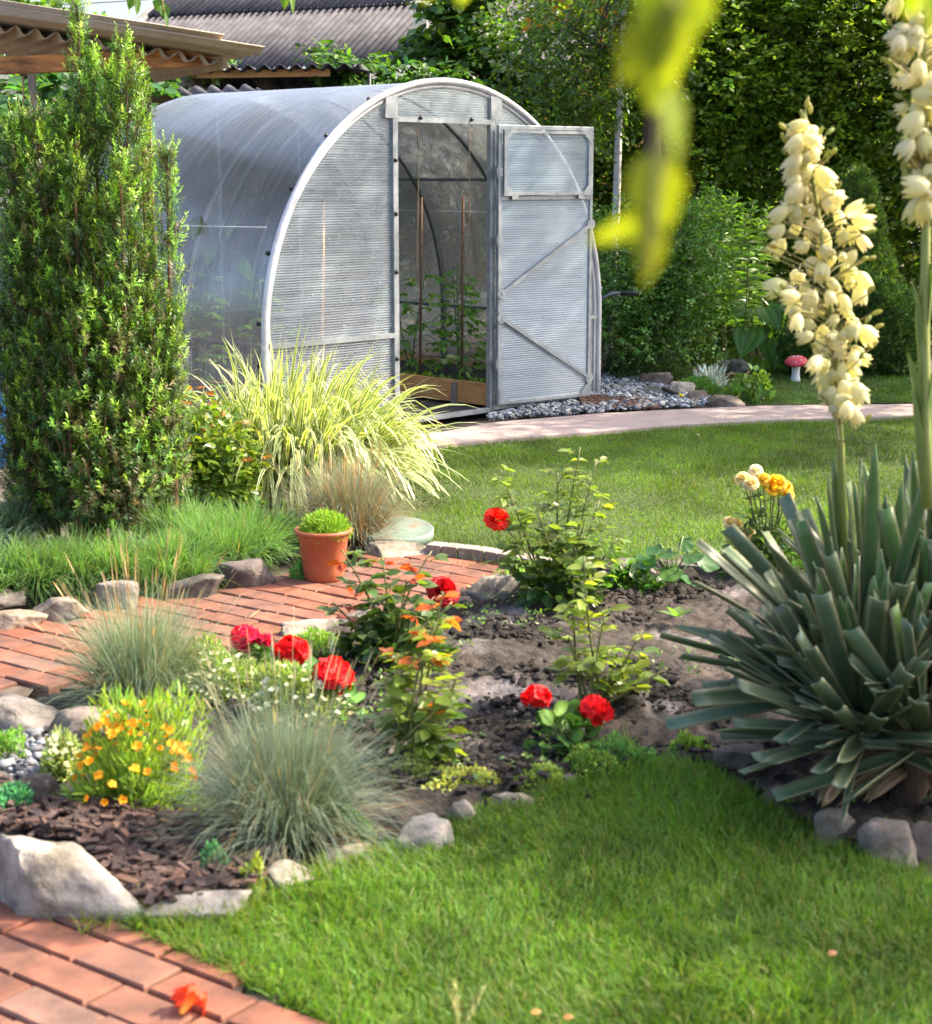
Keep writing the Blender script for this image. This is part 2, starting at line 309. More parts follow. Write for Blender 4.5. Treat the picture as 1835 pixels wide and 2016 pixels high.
def lawncol(v): return np.repeat((1+.25*sn(v,2,9))[:,None],3,1)
zone('lawn',P_near,.0,.06,LAWNM,.006,2,3); zone('lawn_middle',P_mid,.0,.08,LAWNM,.006,2,4); zone('lawn_far',P_far,.0,.1,LAWNM,.005,2,5)
# concrete path slab
top=[(700,862),(870,850),(960,832),(1170,814),(1300,807),(1500,798),(1790,795),(2150,788)]; bot=[(2150,806),(1835,815),(1500,826),(1300,837),(1150,850),(1000,861),(870,874),(700,892)]
pts=np.array([G(*p,.03) for p in top+bot]); n=len(pts); low=pts.copy(); low[:,2]=-.05
mb=MB(); m_=len(top)
q=np.array([[i,n-1-i,n-2-i,i+1] for i in range(m_-1)]); sd_=np.array([[i,(i+1)%n,(i+1)%n+n,i+n] for i in range(n)])
mb.add(np.concatenate([pts,low]),[q,sd_]); tag(mb.build('footpath',CONC,smooth=False,bevel=.008),kind='structure')
# soil of the rose bed
P_soil=gpoly([(470,1300),(640,1255),(720,1232),(860,1200),(930,1172),(1050,1135),(1130,1117),(1300,1112),(1450,1112),(1560,1118),(1750,1200),(2000,1400),(2000,1640),(1835,1680),(1700,1690),(1600,1640),(1500,1580),(1420,1535),(1300,1512),(1150,1545),(1000,1580),(880,1620),(760,1670),(660,1690),(560,1660),(440,1450)])
ASH=[(G(1000,1225),.16),(G(930,1290),.14),(G(1020,1385),.2),(G(870,1480),.14),(G(1290,1400),.13),(G(1440,1185),.12),(G(680,1240),.1),(G(1150,1440),.1),(G(1320,1280),.16)]
def soilcol(v):
    k=np.zeros(len(v))
    for c,r in ASH: k=np.maximum(k,np.exp(-(((v[:,:2]-c[:2])/V(r,r*1.3))**2).sum(1)*1.2))
    k=(k*1.35+.7*sn(v,9,21)-.7).clip(0,1)[:,None]; a=(1.0+.35*sn(v,2.2,22)+.25*sn(v,7,25)).clip(.35,2)[:,None]
    d=np.exp(-(((v[:,:2]-G(960,1490)[:2])/V(.22,.25))**2).sum(1)*1.2)[:,None]
    return (V(1.5,1.4,1.32)*a*(1-.6*d))*(1-k)+V(6,6.4,7.2)*k
def soilh(p): return .007*np.maximum(0,sn(p,7,30))**2+.011*sn(p,14,31)+.011*np.abs(sn(p,30,33))+.006*sn(p,60,34)
zone('soil',P_soil,.02,.014,SOILM,.006,3,7,soilcol,soilh)
mb=MB()   # clods
def clodpts(n): 
    p=sample_poly(P_soil,n); return np.concatenate([p,np.full((n,1),.03)],1)
bmi=bmesh.new(); bmesh.ops.create_icosphere(bmi,subdivisions=1,radius=1); IC1=np.array([v.co for v in bmi.verts]); IC1F=np.array([[v.index for v in f.verts] for f in bmi.faces]); bmi.free()
bmi=bmesh.new(); bmesh.ops.create_icosphere(bmi,subdivisions=4,radius=1); IC4=np.array([v.co for v in bmi.verts]); IC4F=np.array([[v.index for v in f.verts] for f in bmi.faces]); bmi.free()
def lumps(mb,pos,size,c,flat=.7):
    N=len(pos); k=rng.normal(1,.22,(N,len(IC1),1)).clip(.5,1.5); sz=size[:,None,None]*rng.uniform(.7,1.3,(N,1,3))*V(1,1,flat)
    a=rng.uniform(0,6.28,N); ca,sa=np.cos(a),np.sin(a)
    v=IC1[None]*k*sz; x=v[...,0]*ca[:,None]-v[...,1]*sa[:,None]; y=v[...,0]*sa[:,None]+v[...,1]*ca[:,None]
    v=np.stack([x,y,v[...,2]],-1)+pos[:,None]
    mb.add(v.reshape(-1,3),(IC1F[None]+np.arange(N)[:,None,None]*len(IC1)).reshape(-1,3),np.repeat(c,len(IC1),axis=0))
p=clodpts(26000); p=p[sn(p,5,36)+.6*sn(p,11,37)>.15]; p=np.concatenate([p, np.concatenate([rng.normal(G(970,1490)[:2],(.14,.16),(900,2)),np.full((900,1),.04)],1)])
p[:,2]+=soilh(p); lumps(mb,p,rng.gamma(1.2,.0034,len(p)).clip(.0015,.022),cvar((1.0,.9,.83),len(p),.3,.03))
tag(mb.build('soil_clods',SOILM,smooth=False),'loose dark crumbs of soil between the roses','soil',kind='stuff')

# bricks
def bricks(name, poly, label=None):
    a=nrm(V(.81,-.59)); b=V(-a[1],a[0]); o=poly.mean(0); mb=MB(); L,Wd=.208,.108
    vv=[];cc=[]
    for j in range(-40,41):
        for i in range(-20,21):
            u=(i+(.5 if j%2 else 0)+.13*((j*7)%3))*L; c=o+a*u+b*j*Wd
            if not inpoly(c[None],poly)[0]: continue
            hl,hw=.1+rng.normal(0,.0012),.0495+rng.normal(0,.0008); z=.01+rng.normal(0,.0015); t=rng.normal(0,.006)
            aa=a*math.cos(t)+b*math.sin(t); bb=b*math.cos(t)-a*math.sin(t); tl=rng.normal(0,.012,2)
            ring=lambda s,zz:[np.append(c+aa*x*(hl-s)+bb*y*(hw-s),zz+x*(hl)*tl[0]+y*hw*tl[1]) for x,y in((-1,-1),(1,-1),(1,1),(-1,1))]
            vv.append(np.array(ring(0,z-.06)+ring(0,z-.005)+ring(.004,z)))
            k=rng.random(); base=lerp((.20,.068,.036),(.145,.08,.06),min(1,max(0,rng.normal(.45,.35))))*rng.normal(1,.1)
            cc.append(np.repeat(base[None],12,0))
    fr=[]
    for r in (0,4):
        for q in range(4): fr.append([r+q,r+(q+1)%4,r+4+(q+1)%4,r+4+q])
    fr.append([8,9,10,11]); fr=np.array(fr); N=len(vv)
    mb.add(np.concatenate(vv),(fr[None]+np.arange(N)[:,None,None]*12).reshape(-1,4),np.concatenate(cc).clip(.02,.9))
    return tag(mb.build(name,BRICKM,smooth=False,origin=(o[0],o[1],0)),kind='structure')
P_b1=gpoly([(-350,1215),(0,1226),(80,1230),(160,1208),(290,1188),(450,1150),(560,1134),(640,1128),(730,1088),(830,1084),(880,1088),(950,1097),(1020,1108),(1075,1124),(1010,1146),(920,1172),(860,1196),(660,1232),(560,1262),(500,1296),(440,1350),(250,1350),(110,1352),(0,1370),(-350,1420)])
P_b2=gpoly([(-600,1560),(-300,1660),(0,1752),(130,1788),(245,1820),(425,1898),(600,1980),(690,2028),(860,2130),(-600,2130)])
bricks('brick_path',P_b1); bricks('brick_paving',P_b2)
KERB=solid('kerb_brick',(.2,.16,.14),(.3,.26,.23),14,.85,.3); SAND=solid('joint_sand',(.04,.03,.02),(.13,.1,.075),20,.95,.4)
zone('path_bed',P_b1,-.002,.08,SAND); zone('paving_bed',P_b2,-.002,.08,SAND)
for nm,pa in (('kerb_strip',[(845,1082),(940,1092),(1012,1104),(1080,1118)]),):
    mb=MB(); pp=[G(*p,.02) for p in pa]
    for a,b in zip(pp[:-1],pp[1:]):
        k=3
        for i in range(k): bar(mb,lerp(a,b,i/k+.01),lerp(a,b,(i+1)/k-.01),.075,.06)
    tag(mb.build(nm,KERB,smooth=False,bevel=.004),kind='structure')
# mulch, gravels
P_mul=gpoly([(-300,1545),(0,1560),(110,1590),(250,1615),(420,1650),(560,1690),(500,1770),(300,1812),(250,1790),(150,1670),(0,1650),(-300,1600)])
zone('mulch_soil',gpoly([(-300,1430),(0,1400),(110,1372),(250,1365),(430,1360),(560,1660),(620,1700),(500,1790),(250,1815),(150,1700),(0,1680),(-300,1640)]),.012,.03,SOILM,.006,3,8,lambda v:np.full((len(v),3),.75))
mb=MB(); p=sample_poly(P_mul,1900); N=len(p); pos=np.concatenate([p,rng.uniform(.02,.05,(N,1))],1)
for i in range(N):
    a=rng.uniform(0,6.28); tl=rng.normal(0,.3,2); x=nrm(V(math.cos(a),math.sin(a),tl[0])); y=nrm(np.cross(V(0,tl[1],1),x)); z=np.cross(x,y)
    box(mb,pos[i],(rng.uniform(.02,.06),rng.uniform(.01,.024),rng.uniform(.003,.008)),np.array([x,y,z]),cvar((.085,.05,.04),1,.35,.08)[0])
tag(mb.build('bark_mulch',CHIP,smooth=False),'dark brown bark chips between the pale edging stones','mulch',kind='stuff')
def gravel(name,poly,n,size,label,c):
    mb=MB(); p=sample_poly(poly,n); pos=np.concatenate([p,rng.uniform(.004,.03,(n,1))],1); lumps(mb,pos,rng.gamma(6,size/6,n),cvar(c,n,.35,.05),.6)
    tag(mb.build(name,PEB),label,'gravel',kind='stuff')
P_gr=gpoly([(1120,722),(1175,728),(1250,735),(1330,768),(1400,788),(1450,797),(1300,805),(1170,813),(960,830),(960,822),(1120,790)])
gravel('gravel',P_gr,5200,.014,'grey gravel beside the greenhouse','' or (.23,.245,.27))
gravel('pebbles',gpoly([(-300,1440),(0,1455),(140,1460),(150,1500),(120,1540),(0,1550),(-300,1540)]),1500,.012,'pale grey pebbles behind the round dark stone',(.15,.155,.175))

# ------------------------------------------------------------------ grass
def lawn_blades(name,poly,n,Lr,Wr,label,c,cl=.5,cloud=.3,tilt=.45,seg=2):
    mb=MB(); p=sample_poly(poly,n); b=np.concatenate([p,np.zeros((n,1))],1)
    d=np.concatenate([rng.normal(0,tilt,(n,2)),np.ones((n,1))],1); d[:,:2]+=cloud*np.stack([sn(b,5,50),sn(b,5,51)],1)
    L=rng.uniform(*Lr,n)*(1+.25*sn(b,4,52)); W=rng.uniform(*Wr,n)
    k=(1+.28*sn(b,2.2,53)+.2*sn(b,7,54)).clip(.4,1.8)[:,None]
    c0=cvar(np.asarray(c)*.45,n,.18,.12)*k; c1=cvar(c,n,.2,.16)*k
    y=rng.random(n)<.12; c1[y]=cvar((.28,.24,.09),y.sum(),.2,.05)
    blades(mb,b,d,L,W,rng.uniform(.3,1.6,n),seg,c0,c1)
    return tag(mb.build(name,GRASSM),label,'grass',kind='stuff')
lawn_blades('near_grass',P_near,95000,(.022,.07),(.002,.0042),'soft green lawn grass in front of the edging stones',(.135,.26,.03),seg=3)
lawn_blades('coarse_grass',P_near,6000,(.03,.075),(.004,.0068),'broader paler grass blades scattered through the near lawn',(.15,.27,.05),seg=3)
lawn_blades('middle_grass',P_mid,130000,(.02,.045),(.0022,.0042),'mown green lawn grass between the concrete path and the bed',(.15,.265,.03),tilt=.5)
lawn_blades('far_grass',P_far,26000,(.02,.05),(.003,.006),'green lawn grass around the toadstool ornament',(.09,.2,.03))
# longer seeding culms and edge tufts
mb=MB()
def tuft(mb,c,n,r,L,W,col_,tilt=.5,droop=.8,z=0):
    b=np.concatenate([rng.normal(c[:2],r,(n,2)),np.full((n,1),z)],1); d=np.concatenate([rng.normal(0,tilt,(n,2)),np.ones((n,1))],1)
    blades(mb,b,d,rng.uniform(L*.6,L*1.15,n),rng.uniform(W*.7,W*1.3,n),rng.uniform(droop*.3,droop*1.6,n),4,cvar(np.asarray(col_)*.7,n,.15),cvar(col_,n,.2,.15))
edge=[(262,1822),(330,1822),(420,1815),(500,1795),(600,1745),(680,1712),(780,1694),(1100,1562),(1200,1535),(1290,1520),(1380,1530),(1480,1590),(1560,1640),(1640,1690),(1740,1720),(1830,1760)]
for a in edge:
    for k in range(6): tuft(mb,G(a[0]+rng.normal(0,30),a[1]+rng.normal(6,8)),28,.025,.065,.003,(.14,.24,.03) if a[0]>700 else (.22,.27,.04),.6)
for k in range(22): tuft(mb,G(rng.uniform(880,1500),1100+rng.normal(8,6)),25,.03,.07,.003,(.1,.2,.03))
tag(mb.build('edge_grass',GRASSM),'long untrimmed grass tufts along the edging stones','grass',kind='stuff')

# ================================================================== ROCKS
def rock(px0,px1,pt,pb,label,c=(1,1,1),seed=0,dep=.62,cuts=9,rot=0,name='edging_stone',group='stones edging the beds',rough=.035,mat=ROCKP,cat='stone'):
    g=np.random.default_rng(seed+500); b=G((px0+px1)/2,pb); Y=b[1]; S=SC(Y); wd=(px1-px0)/S; d=wd*dep; al=math.atan(EYE/Y)
    h=max(.025,((pb-pt)/S-d*.85*math.sin(al))/math.cos(al))
    v=IC4.copy()
    for k in range(cuts+6):
        n=nrm(g.normal(size=3)*V(1,1,.8)); dd=g.uniform(.48,.82); e=np.maximum(0,v@n-dd); v-=e[:,None]*n
    e=np.maximum(0,v[:,2]-.62); v[:,2]-=e*.8
    v/=np.abs(v).max(0)
    nz=sn(v,2.2,seed+60)*.035+sn(v,6,seed+61)*rough+sn(v,15,seed+62)*rough*.5; v=v*(1+nz[:,None])
    v[:,2]=np.where(v[:,2]<-.25,-.25+(v[:,2]+.25)*.15,v[:,2])
    v=v*V(wd/2*1.18,d/2*1.2,h*1.05); cr,sr=math.cos(rot),math.sin(rot); v=np.stack([v[:,0]*cr-v[:,1]*sr,v[:,0]*sr+v[:,1]*cr,v[:,2]],1)
    v+=b+V(0,d*.42,h*.2)
    mb=MB(); kk=(1+.12*sn(v,12,seed+63)+.1*sn(v,40,65))[:,None]; mb.add(v,IC4F,np.asarray(c)*kk)
    return tag(mb.build(name,mat,smooth=True),label,cat,group)
PALE=(1.12,1.1,1.08); GREY=(.7,.69,.7); BRN=(.68,.58,.5); DRK=(.36,.34,.34)
RK=[(-110,285,1640,1818,'long pale angular slab lining the brick paving in the bottom left corner',PALE,1,.42,11,-.42),
(-95,60,1638,1700,'pale stone cut by the left picture edge behind the long slab',PALE,2,.6,9,-.2),
(278,492,1742,1826,'flat pale white stone beside the long slab at the lawn edge',(1.2,1.18,1.16),3,.55,10,.42),
(505,625,1688,1755,'low pale stone in front of the large blue fescue',(1.15,1.13,1.1),4,.7,9,.3),
(640,740,1665,1705,'small flat pale stone right of the large blue fescue',(1.05,1,.95),41,.6,9,.3),
(765,905,1590,1678,'large whitish stone standing at the lawn edge right of the large fescue',(1.1,1.1,1.12),5,.65,9,.25),
(878,945,1562,1630,'upright grey stone just right of the large whitish one',GREY,6,.7,9,0),
(962,1045,1548,1605,'wedge shaped grey stone alone at the front edge of the soil bed',(.8,.77,.73),7,.6,7,.2),
(1085,1160,1518,1552,'small half buried grey stone between sedum and lawn',GREY,8,.6,8,.1),
(-60,125,1345,1455,'big grey boulder at the left edge beside the brick path',(.72,.72,.75),9,.75,9,-.1),
(75,260,1392,1470,'brown grey boulder in front of the left fescue',(.72,.66,.64),10,.6,8,.1),
(-60,75,1188,1242,'flat layered stone at the left edge below the edging grass',BRN,13,.7,8,0),
(55,160,1172,1222,'grey brown stone second from the left along the upper path edge',(.66,.6,.57),14,.7,9,.2),
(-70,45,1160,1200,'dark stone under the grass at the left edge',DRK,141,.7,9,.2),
(190,270,1148,1202,'pointed grey stone behind the seed stalks of the left fescue',GREY,15,.6,7,-.3),
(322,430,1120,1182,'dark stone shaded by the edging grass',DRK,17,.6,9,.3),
(430,552,1092,1160,'dark purple grey slab between edging grass and terracotta pot',(.4,.36,.38),16,.5,8,.4),
(555,665,1212,1256,'pale flat stone on the far side of the bed beside the red geraniums',(1.05,1.02,1),18,.55,9,.3),
(660,760,1196,1230,'grey stone hidden behind the left rose bush',(.85,.83,.8),181,.55,9,.3),
(912,1050,1130,1192,'pale grey slab at the end of the brick path by the tall rose',(.85,.84,.83),19,.5,9,.35),
(845,925,1170,1212,'small brown stone left of the slab at the path end',(.62,.54,.48),191,.5,9,.3),
(1040,1135,1122,1168,'pale stone behind the stems of the tall rose',(.85,.84,.83),20,.5,9,.2),
(1190,1292,1103,1142,'dark grey stone at the back edge of the soil bed',(.5,.48,.48),21,.5,9,-.1),
(1290,1400,1105,1135,'low stone behind the mallow plant',(.48,.45,.43),22,.5,9,-.1),
(1398,1470,1108,1132,'low stone beside the yellow rose',(.48,.45,.43),23,.5,9,-.1),
(1495,1590,1532,1600,'brown stone under the yucca leaves at its left end',(.62,.53,.46),24,.7,9,0),
(1570,1660,1528,1590,'tan stone under the yucca between two others',(.66,.56,.5),241,.6,9,0),
(1598,1685,1590,1665,'greenish grey stone below the flowering yucca',(.6,.6,.57),25,.75,9,.2),
(1695,1805,1595,1702,'large rounded grey stone at the foot of the yucca',(.8,.74,.72),26,.75,8,0),
(1795,1890,1605,1690,'brown grey stone cut by the right picture edge',(.58,.52,.48),27,.7,9,0),
(1410,1525,1470,1535,'low dark stone topped with black soil left of the yucca',(.4,.37,.36),28,.6,9,.1),
(1176,1242,716,740,'brown slab against the creeping juniper by the greenhouse',BRN,29,.6,8,.2),
(1170,1192,716,742,'small dark stone touching the greenhouse corner',DRK,30,.6,9,0),
(1252,1320,736,762,'flat brown stone under the creeping juniper',(.5,.44,.42),31,.7,9,.1),
(1305,1364,754,780,'squarish white stone beside the hand cultivator',(1.15,1.12,1.1),32,.6,8,0),
(1266,1312,756,778,'flat grey stone left of the squarish white stone',(.75,.73,.72),33,.6,9,0),
(1345,1396,766,794,'dark brown boulder at the end of the hand cultivator tines',(.58,.52,.5),34,.7,9,0),
(1384,1466,772,801,'double humped brown boulder at the path edge',(.66,.58,.53),35,.6,9,0),
(1411,1444,704,730,'grey boulder below the hosta, left one of two',GREY,36,.7,9,0),
(1442,1480,710,732,'grey boulder below the hosta, right one of two',GREY,37,.7,9,0),
(1349,1395,726,744,'pale flat stone behind the silver ragwort',(.85,.84,.86),38,.6,9,0),
(1385,1415,722,740,'small pale stone left of the hosta boulders',(.8,.8,.82),39,.6,9,0)]
for r in RK:
    rock(r[0],r[1],r[2],r[3],r[4],r[5],r[6],r[7],r[8],r[9])
rock(-35,20,1545,1580,'tan stone touching the round dark stone at the left edge',(.8,.64,.42),42,.7,9,0)
# dark pitted round stone
c=G(62,1606); mb=MB(); S=SC(c[1]); r_=54/S; v=IC4*V(1,1,.8); pit=np.abs(sn(IC4,14,71)); v=v*(1-.05*(pit>.5)[:,None]-.015*sn(IC4,30,72)[:,None]+.05*sn(IC4,2,73)[:,None])
mb.add(v*r_+c+V(0,r_*.6,r_*.62),IC4F,(.13,.12,.12)); tag(mb.build('round_stone',ROCKP),'dark round pitted stone beside the orange wallflower','stone')
# concrete lump under the metal lid
rock(700,848,1058,1100,'rough pale concrete block below the mint green metal lid',(.9,.85,.78),43,.6,7,.1,name='concrete_block',group=None,cat='concrete block')

# ================================================================== GREENHOUSE
A0=V(-1.16,9.74,0); GW,GL,GB=3.0,2.25,.6
def gp(q,z,t=0.0,off=0.0): return A0+uu*q+ww*t+nn*off+V(0,0,z)
def archz(q): 
    x=np.clip((np.asarray(q)-GW/2)/(GW/2),-1,1); return GB+GW/2*np.sqrt(1-x*x)
def archpts(t,n=40,inset=0.0,off=0.0):
    a=np.linspace(math.pi,0,n); r=GW/2-inset
    P=[gp(inset,0,t,off)]+[gp(inset,z,t,off) for z in (.2,.4)]+[gp(GW/2+r*math.cos(x),GB+r*math.sin(x),t,off) for x in a]+[gp(GW-inset,z,t,off) for z in (.4,.2,0)]
    return np.array(P)
gh=thing('greenhouse','arched greenhouse of clear polycarbonate with its door standing open','greenhouse',gp(GW/2,0,GL/2))
# cover
ap=archpts(0,44); ts=np.linspace(0,GL,10); mb=MB(); n=len(ap)
v=np.concatenate([ap+ww*t for t in ts]); i=np.arange(len(ts)-1)[:,None]*n; j=np.arange(n-1)[None]
mb.add(v,np.stack([i+j,i+j+1,i+n+j+1,i+n+j],-1).reshape(-1,4)); mb.build('cover_sheet',PCR,gh)
def wallpanel(name,q0,q1,t,z0=.03,z1=None,mat=PCF,off=0):
    mb=MB(); q=np.linspace(q0,q1,24); zt=archz(q)-.015; zt=np.maximum(zt,z0+.001)
    v=np.concatenate([[gp(x,z0,t,off) for x in q],[gp(x,z,t,off) for x,z in zip(q,zt)]])
    k=np.arange(23); mb.add(v,np.stack([k,k+1,k+25,k+24],-1)); return mb.build(name,mat,gh,smooth=False)
wallpanel('front_panel',.02,1.04,0); wallpanel('front_panel',1.9,2.98,0); wallpanel('top_panel',1.04,1.9,0,1.875); wallpanel('rear_panel',.02,2.98,GL,mat=PCB)
# hoops
for k in range(4):
    t=k*GL/3; mb=MB(); 
    if k==0: 
        tube(mb,archpts(0,60,.0,.012),.021,8)
        tube(mb,archpts(0,60,.032,.0),.014,6)
    else: tube(mb,archpts(t,48,.018),.014,6)
    mb.build('hoop',TRIM if k==0 else DSTEEL,gh)
for q,z in((.02,.565),(GW-.02,.565),(GW-.3,1.5),(GW/2,2.085),(.02,.03),(GW-.02,.03)): mb=MB(); bar(mb,gp(q,z,.02),gp(q,z,GL-.02),.02,.02); mb.build('purlin',DSTEEL,gh,smooth=False)
for q in (1.04,1.9):
    mb=MB(); bar(mb,gp(q,.0,0,.006),gp(q,archz(q)-.02,0,.006),.04,.034,up=nn); bar(mb,gp(q-.035 if q<1.5 else q+.035,archz(q)-.16,0,.024),gp(q-.03 if q<1.5 else q+.03,archz(q)-.03,0,.024),.1,.004,up=nn)
    mb.build('door_post',GALV,gh,smooth=False)
for (q0,q1,z) in((.03,1.02,.565),(1.92,2.97,.565),(1.06,1.88,1.862),(.03,1.02,.03),(1.92,2.97,.03),(1.02,1.92,.02)):
    mb=MB(); bar(mb,gp(q0,z,0,.01),gp(q1,z,0,.01),.026,.03); mb.build('crossbar',GALV,gh,smooth=False)
mb=MB()
for q in (.75,1.5,2.25): bar(mb,gp(q,0,GL,-.02),gp(q,archz(q),GL,-.02),.02,.02,up=nn)
bar(mb,gp(.02,.565,GL,-.02),gp(2.98,.565,GL,-.02),.02,.02); mb.build('rear_frame',GALV,gh,smooth=False)
# bolts along the front edge
for q in list(GW/2+GW/2*np.cos(np.linspace(math.pi*.98,math.pi*.12,11)))+[.0,.0]:
    z=float(archz(q)) if q>.001 else .45
    c=gp(q,z,.03)+nrm(gp(q,z,.03)-gp(GW/2,max(.0,min(z,GB)),.03))*.012
    mb=MB(); lathe(mb,[(0,.012),(.009,.009),(.014,0),(.014,-.006)],c,8,axis=nrm(gp(q,z)-gp(GW/2,GB))+nn*.6); mb.build('bolt',BLACK,gh)
for z in (.42,.95,1.3,1.62):
    for q in (1.035,): mb=MB(); lathe(mb,[(0,.012),(.009,.009),(.014,0),(.014,-.004)],gp(q,z,0,.03),8,axis=nn); mb.build('bolt',BLACK,gh)
for q in (1.25,1.7): mb=MB(); lathe(mb,[(0,.012),(.009,.009),(.014,0),(.014,-.004)],gp(q,1.875,0,.03),8,axis=nn); mb.build('bolt',BLACK,gh)
# door, swung right back against the front
Hn=gp(1.915,0,0,.05); dd=nrm(V(.80,.60,0)); dn=V(dd[1],-dd[0],0); DW,DZ0,DZ1,DZS=.80,.05,1.845,1.385
dp=lambda s,z,off=0: Hn+dd*s+dn*off+V(0,0,z)
door=None
mb=MB()
for s in (.013,DW-.013): bar(mb,dp(s,DZ0),dp(s,DZ1),.026,.026,up=dn)
for z in (DZ0+.013,DZ1-.013,DZS): bar(mb,dp(.026,z),dp(DW-.026,z),.026,.026)
door=mb.build('door',GALV,gh,smooth=False,bevel=.003)
mb=MB(); v=[dp(.02,DZ0+.02,.003),dp(DW-.02,DZ0+.02,.003),dp(DW-.02,DZS-.01,.003),dp(.02,DZS-.01,.003)]; mb.add(v,np.array([[0,1,2,3]])); mb.build('door_panel',PCD,door,smooth=False)
mb=MB(); o_=.022
for s in (.045,DW-.045): bar(mb,dp(s,DZS+.03,o_),dp(s,DZ1-.03,o_),.024,.02,up=dn)
for z in (DZS+.03,DZ1-.04): bar(mb,dp(.05,z,o_),dp(DW-.05,z,o_),.024,.02)
for s,z in ((.075,DZS+.06),(DW-.075,DZS+.06),(.075,DZ1-.07),(DW-.075,DZ1-.07)): 
    sx=1 if s<.4 else -1; sz=1 if z<1.6 else -1; c=dp(s,z,o_+.014); m4=[dp(s-sx*.045,z-sz*.045,o_+.014),dp(s+sx*.05,z-sz*.045,o_+.014),dp(s-sx*.045,z+sz*.05,o_+.014)]; mb.add(m4,np.array([[0,1,2]]))
win=mb.build('vent_window',GALV,door,smooth=False)
mb=MB(); mb.add([dp(.05,DZS+.03,.018),dp(DW-.05,DZS+.03,.018),dp(DW-.05,DZ1-.035,.018),dp(.05,DZ1-.035,.018)],np.array([[0,1,2,3]])); mb.build('vent_pane',PCD,door,smooth=False)
for (a,b,za,zb) in((DW-.02,.02,1.21,.775),(.02,DW-.02,.62,.18)):
    mb=MB(); bar(mb,dp(a,za,.02),dp(b,zb,.02),.02,.024); 
    for s,z in((a,za),(b,zb)): lathe(mb,[(0,.004),(.034,.004),(.034,0)],dp(s,z,.022),14,axis=dn)
    mb.build('brace',GALV,door,smooth=False)
for z in (.32,1.12,1.55): 
    mb=MB(); bar(mb,dp(-.02,z,.012),dp(.03,z,.012),.05,.02,up=dn); tube(mb,[dp(-.008,z-.04,.02),dp(-.008,z+.04,.02)],.007,8); mb.build('hinge',GALV,door,smooth=False)
for s in (.12,.68): mb=MB(); bar(mb,dp(s-.025,DZS+.012,.03),dp(s+.025,DZS+.012,.03),.012,.036); mb.build('window_hinge',GALV,door,smooth=False)
for s,z in((.05,DZ0+.05),(DW-.05,DZ0+.05)):
    mb=MB(); sx=1 if s<.4 else -1; mb.add([dp(s-sx*.04,z-.04,.018),dp(s+sx*.06,z-.04,.018),dp(s-sx*.04,z+.06,.018)],np.array([[0,1,2]])); mb.build('corner_plate',GALV,door,smooth=False)
# planting beds inside
def bed(label,q0,q1,board):
    r=thing('raised_bed',label,'planter',gp((q0+q1)/2,0,1.1),'plank beds inside the greenhouse')
    for q in (q0,q1):
        mb=MB(); bar(mb,gp(q,.09,.12),gp(q,.09,2.15),.028,.15); mb.build('side_board',board,r,smooth=False,bevel=.003)
    for t in (.12,2.15):
        mb=MB(); bar(mb,gp(q0+.015,.085,t),gp(q1-.015,.085,t),.028,.14); mb.build('end_board',board,r,smooth=False,bevel=.003)
    for t in (.45,1.3,2.0): 
        mb=MB(); q=q0 if q0>1.5 else q1; s=-.02 if q0>1.5 else .02; bar(mb,gp(q+s,.0,t),gp(q+s,.15,t),.05,.014,up=uu); mb.build('stake',WOODG,r,smooth=False)
    mb=MB(); gx,gy=np.meshgrid(np.linspace(q0+.02,q1-.02,30),np.linspace(.14,2.13,60),indexing='ij'); v=np.array([gp(a,.13,b) for a,b in zip(gx.ravel(),gy.ravel())]); v[:,2]+=.012*sn(v,9,80)
    ii=np.arange(29)[:,None]*60+np.arange(59)[None]; mb.add(v,np.stack([ii,ii+60,ii+61,ii+1],-1).reshape(-1,4),(.7,.7,.7)); mb.build('soil_fill',SOILM,r)
bed('raised plank bed along the right wall inside the greenhouse',2.05,2.93,PINE); bed('raised plank bed along the left wall inside the greenhouse',.08,.85,PINE)
mb=MB(); v=[gp(.0,-.004,0),gp(3,-.004,0),gp(3,-.004,GL),gp(0,-.004,GL)]; mb.add(v,np.array([[0,1,2,3]])); tag(mb.build('greenhouse_floor',EARTH,smooth=False),kind='structure')

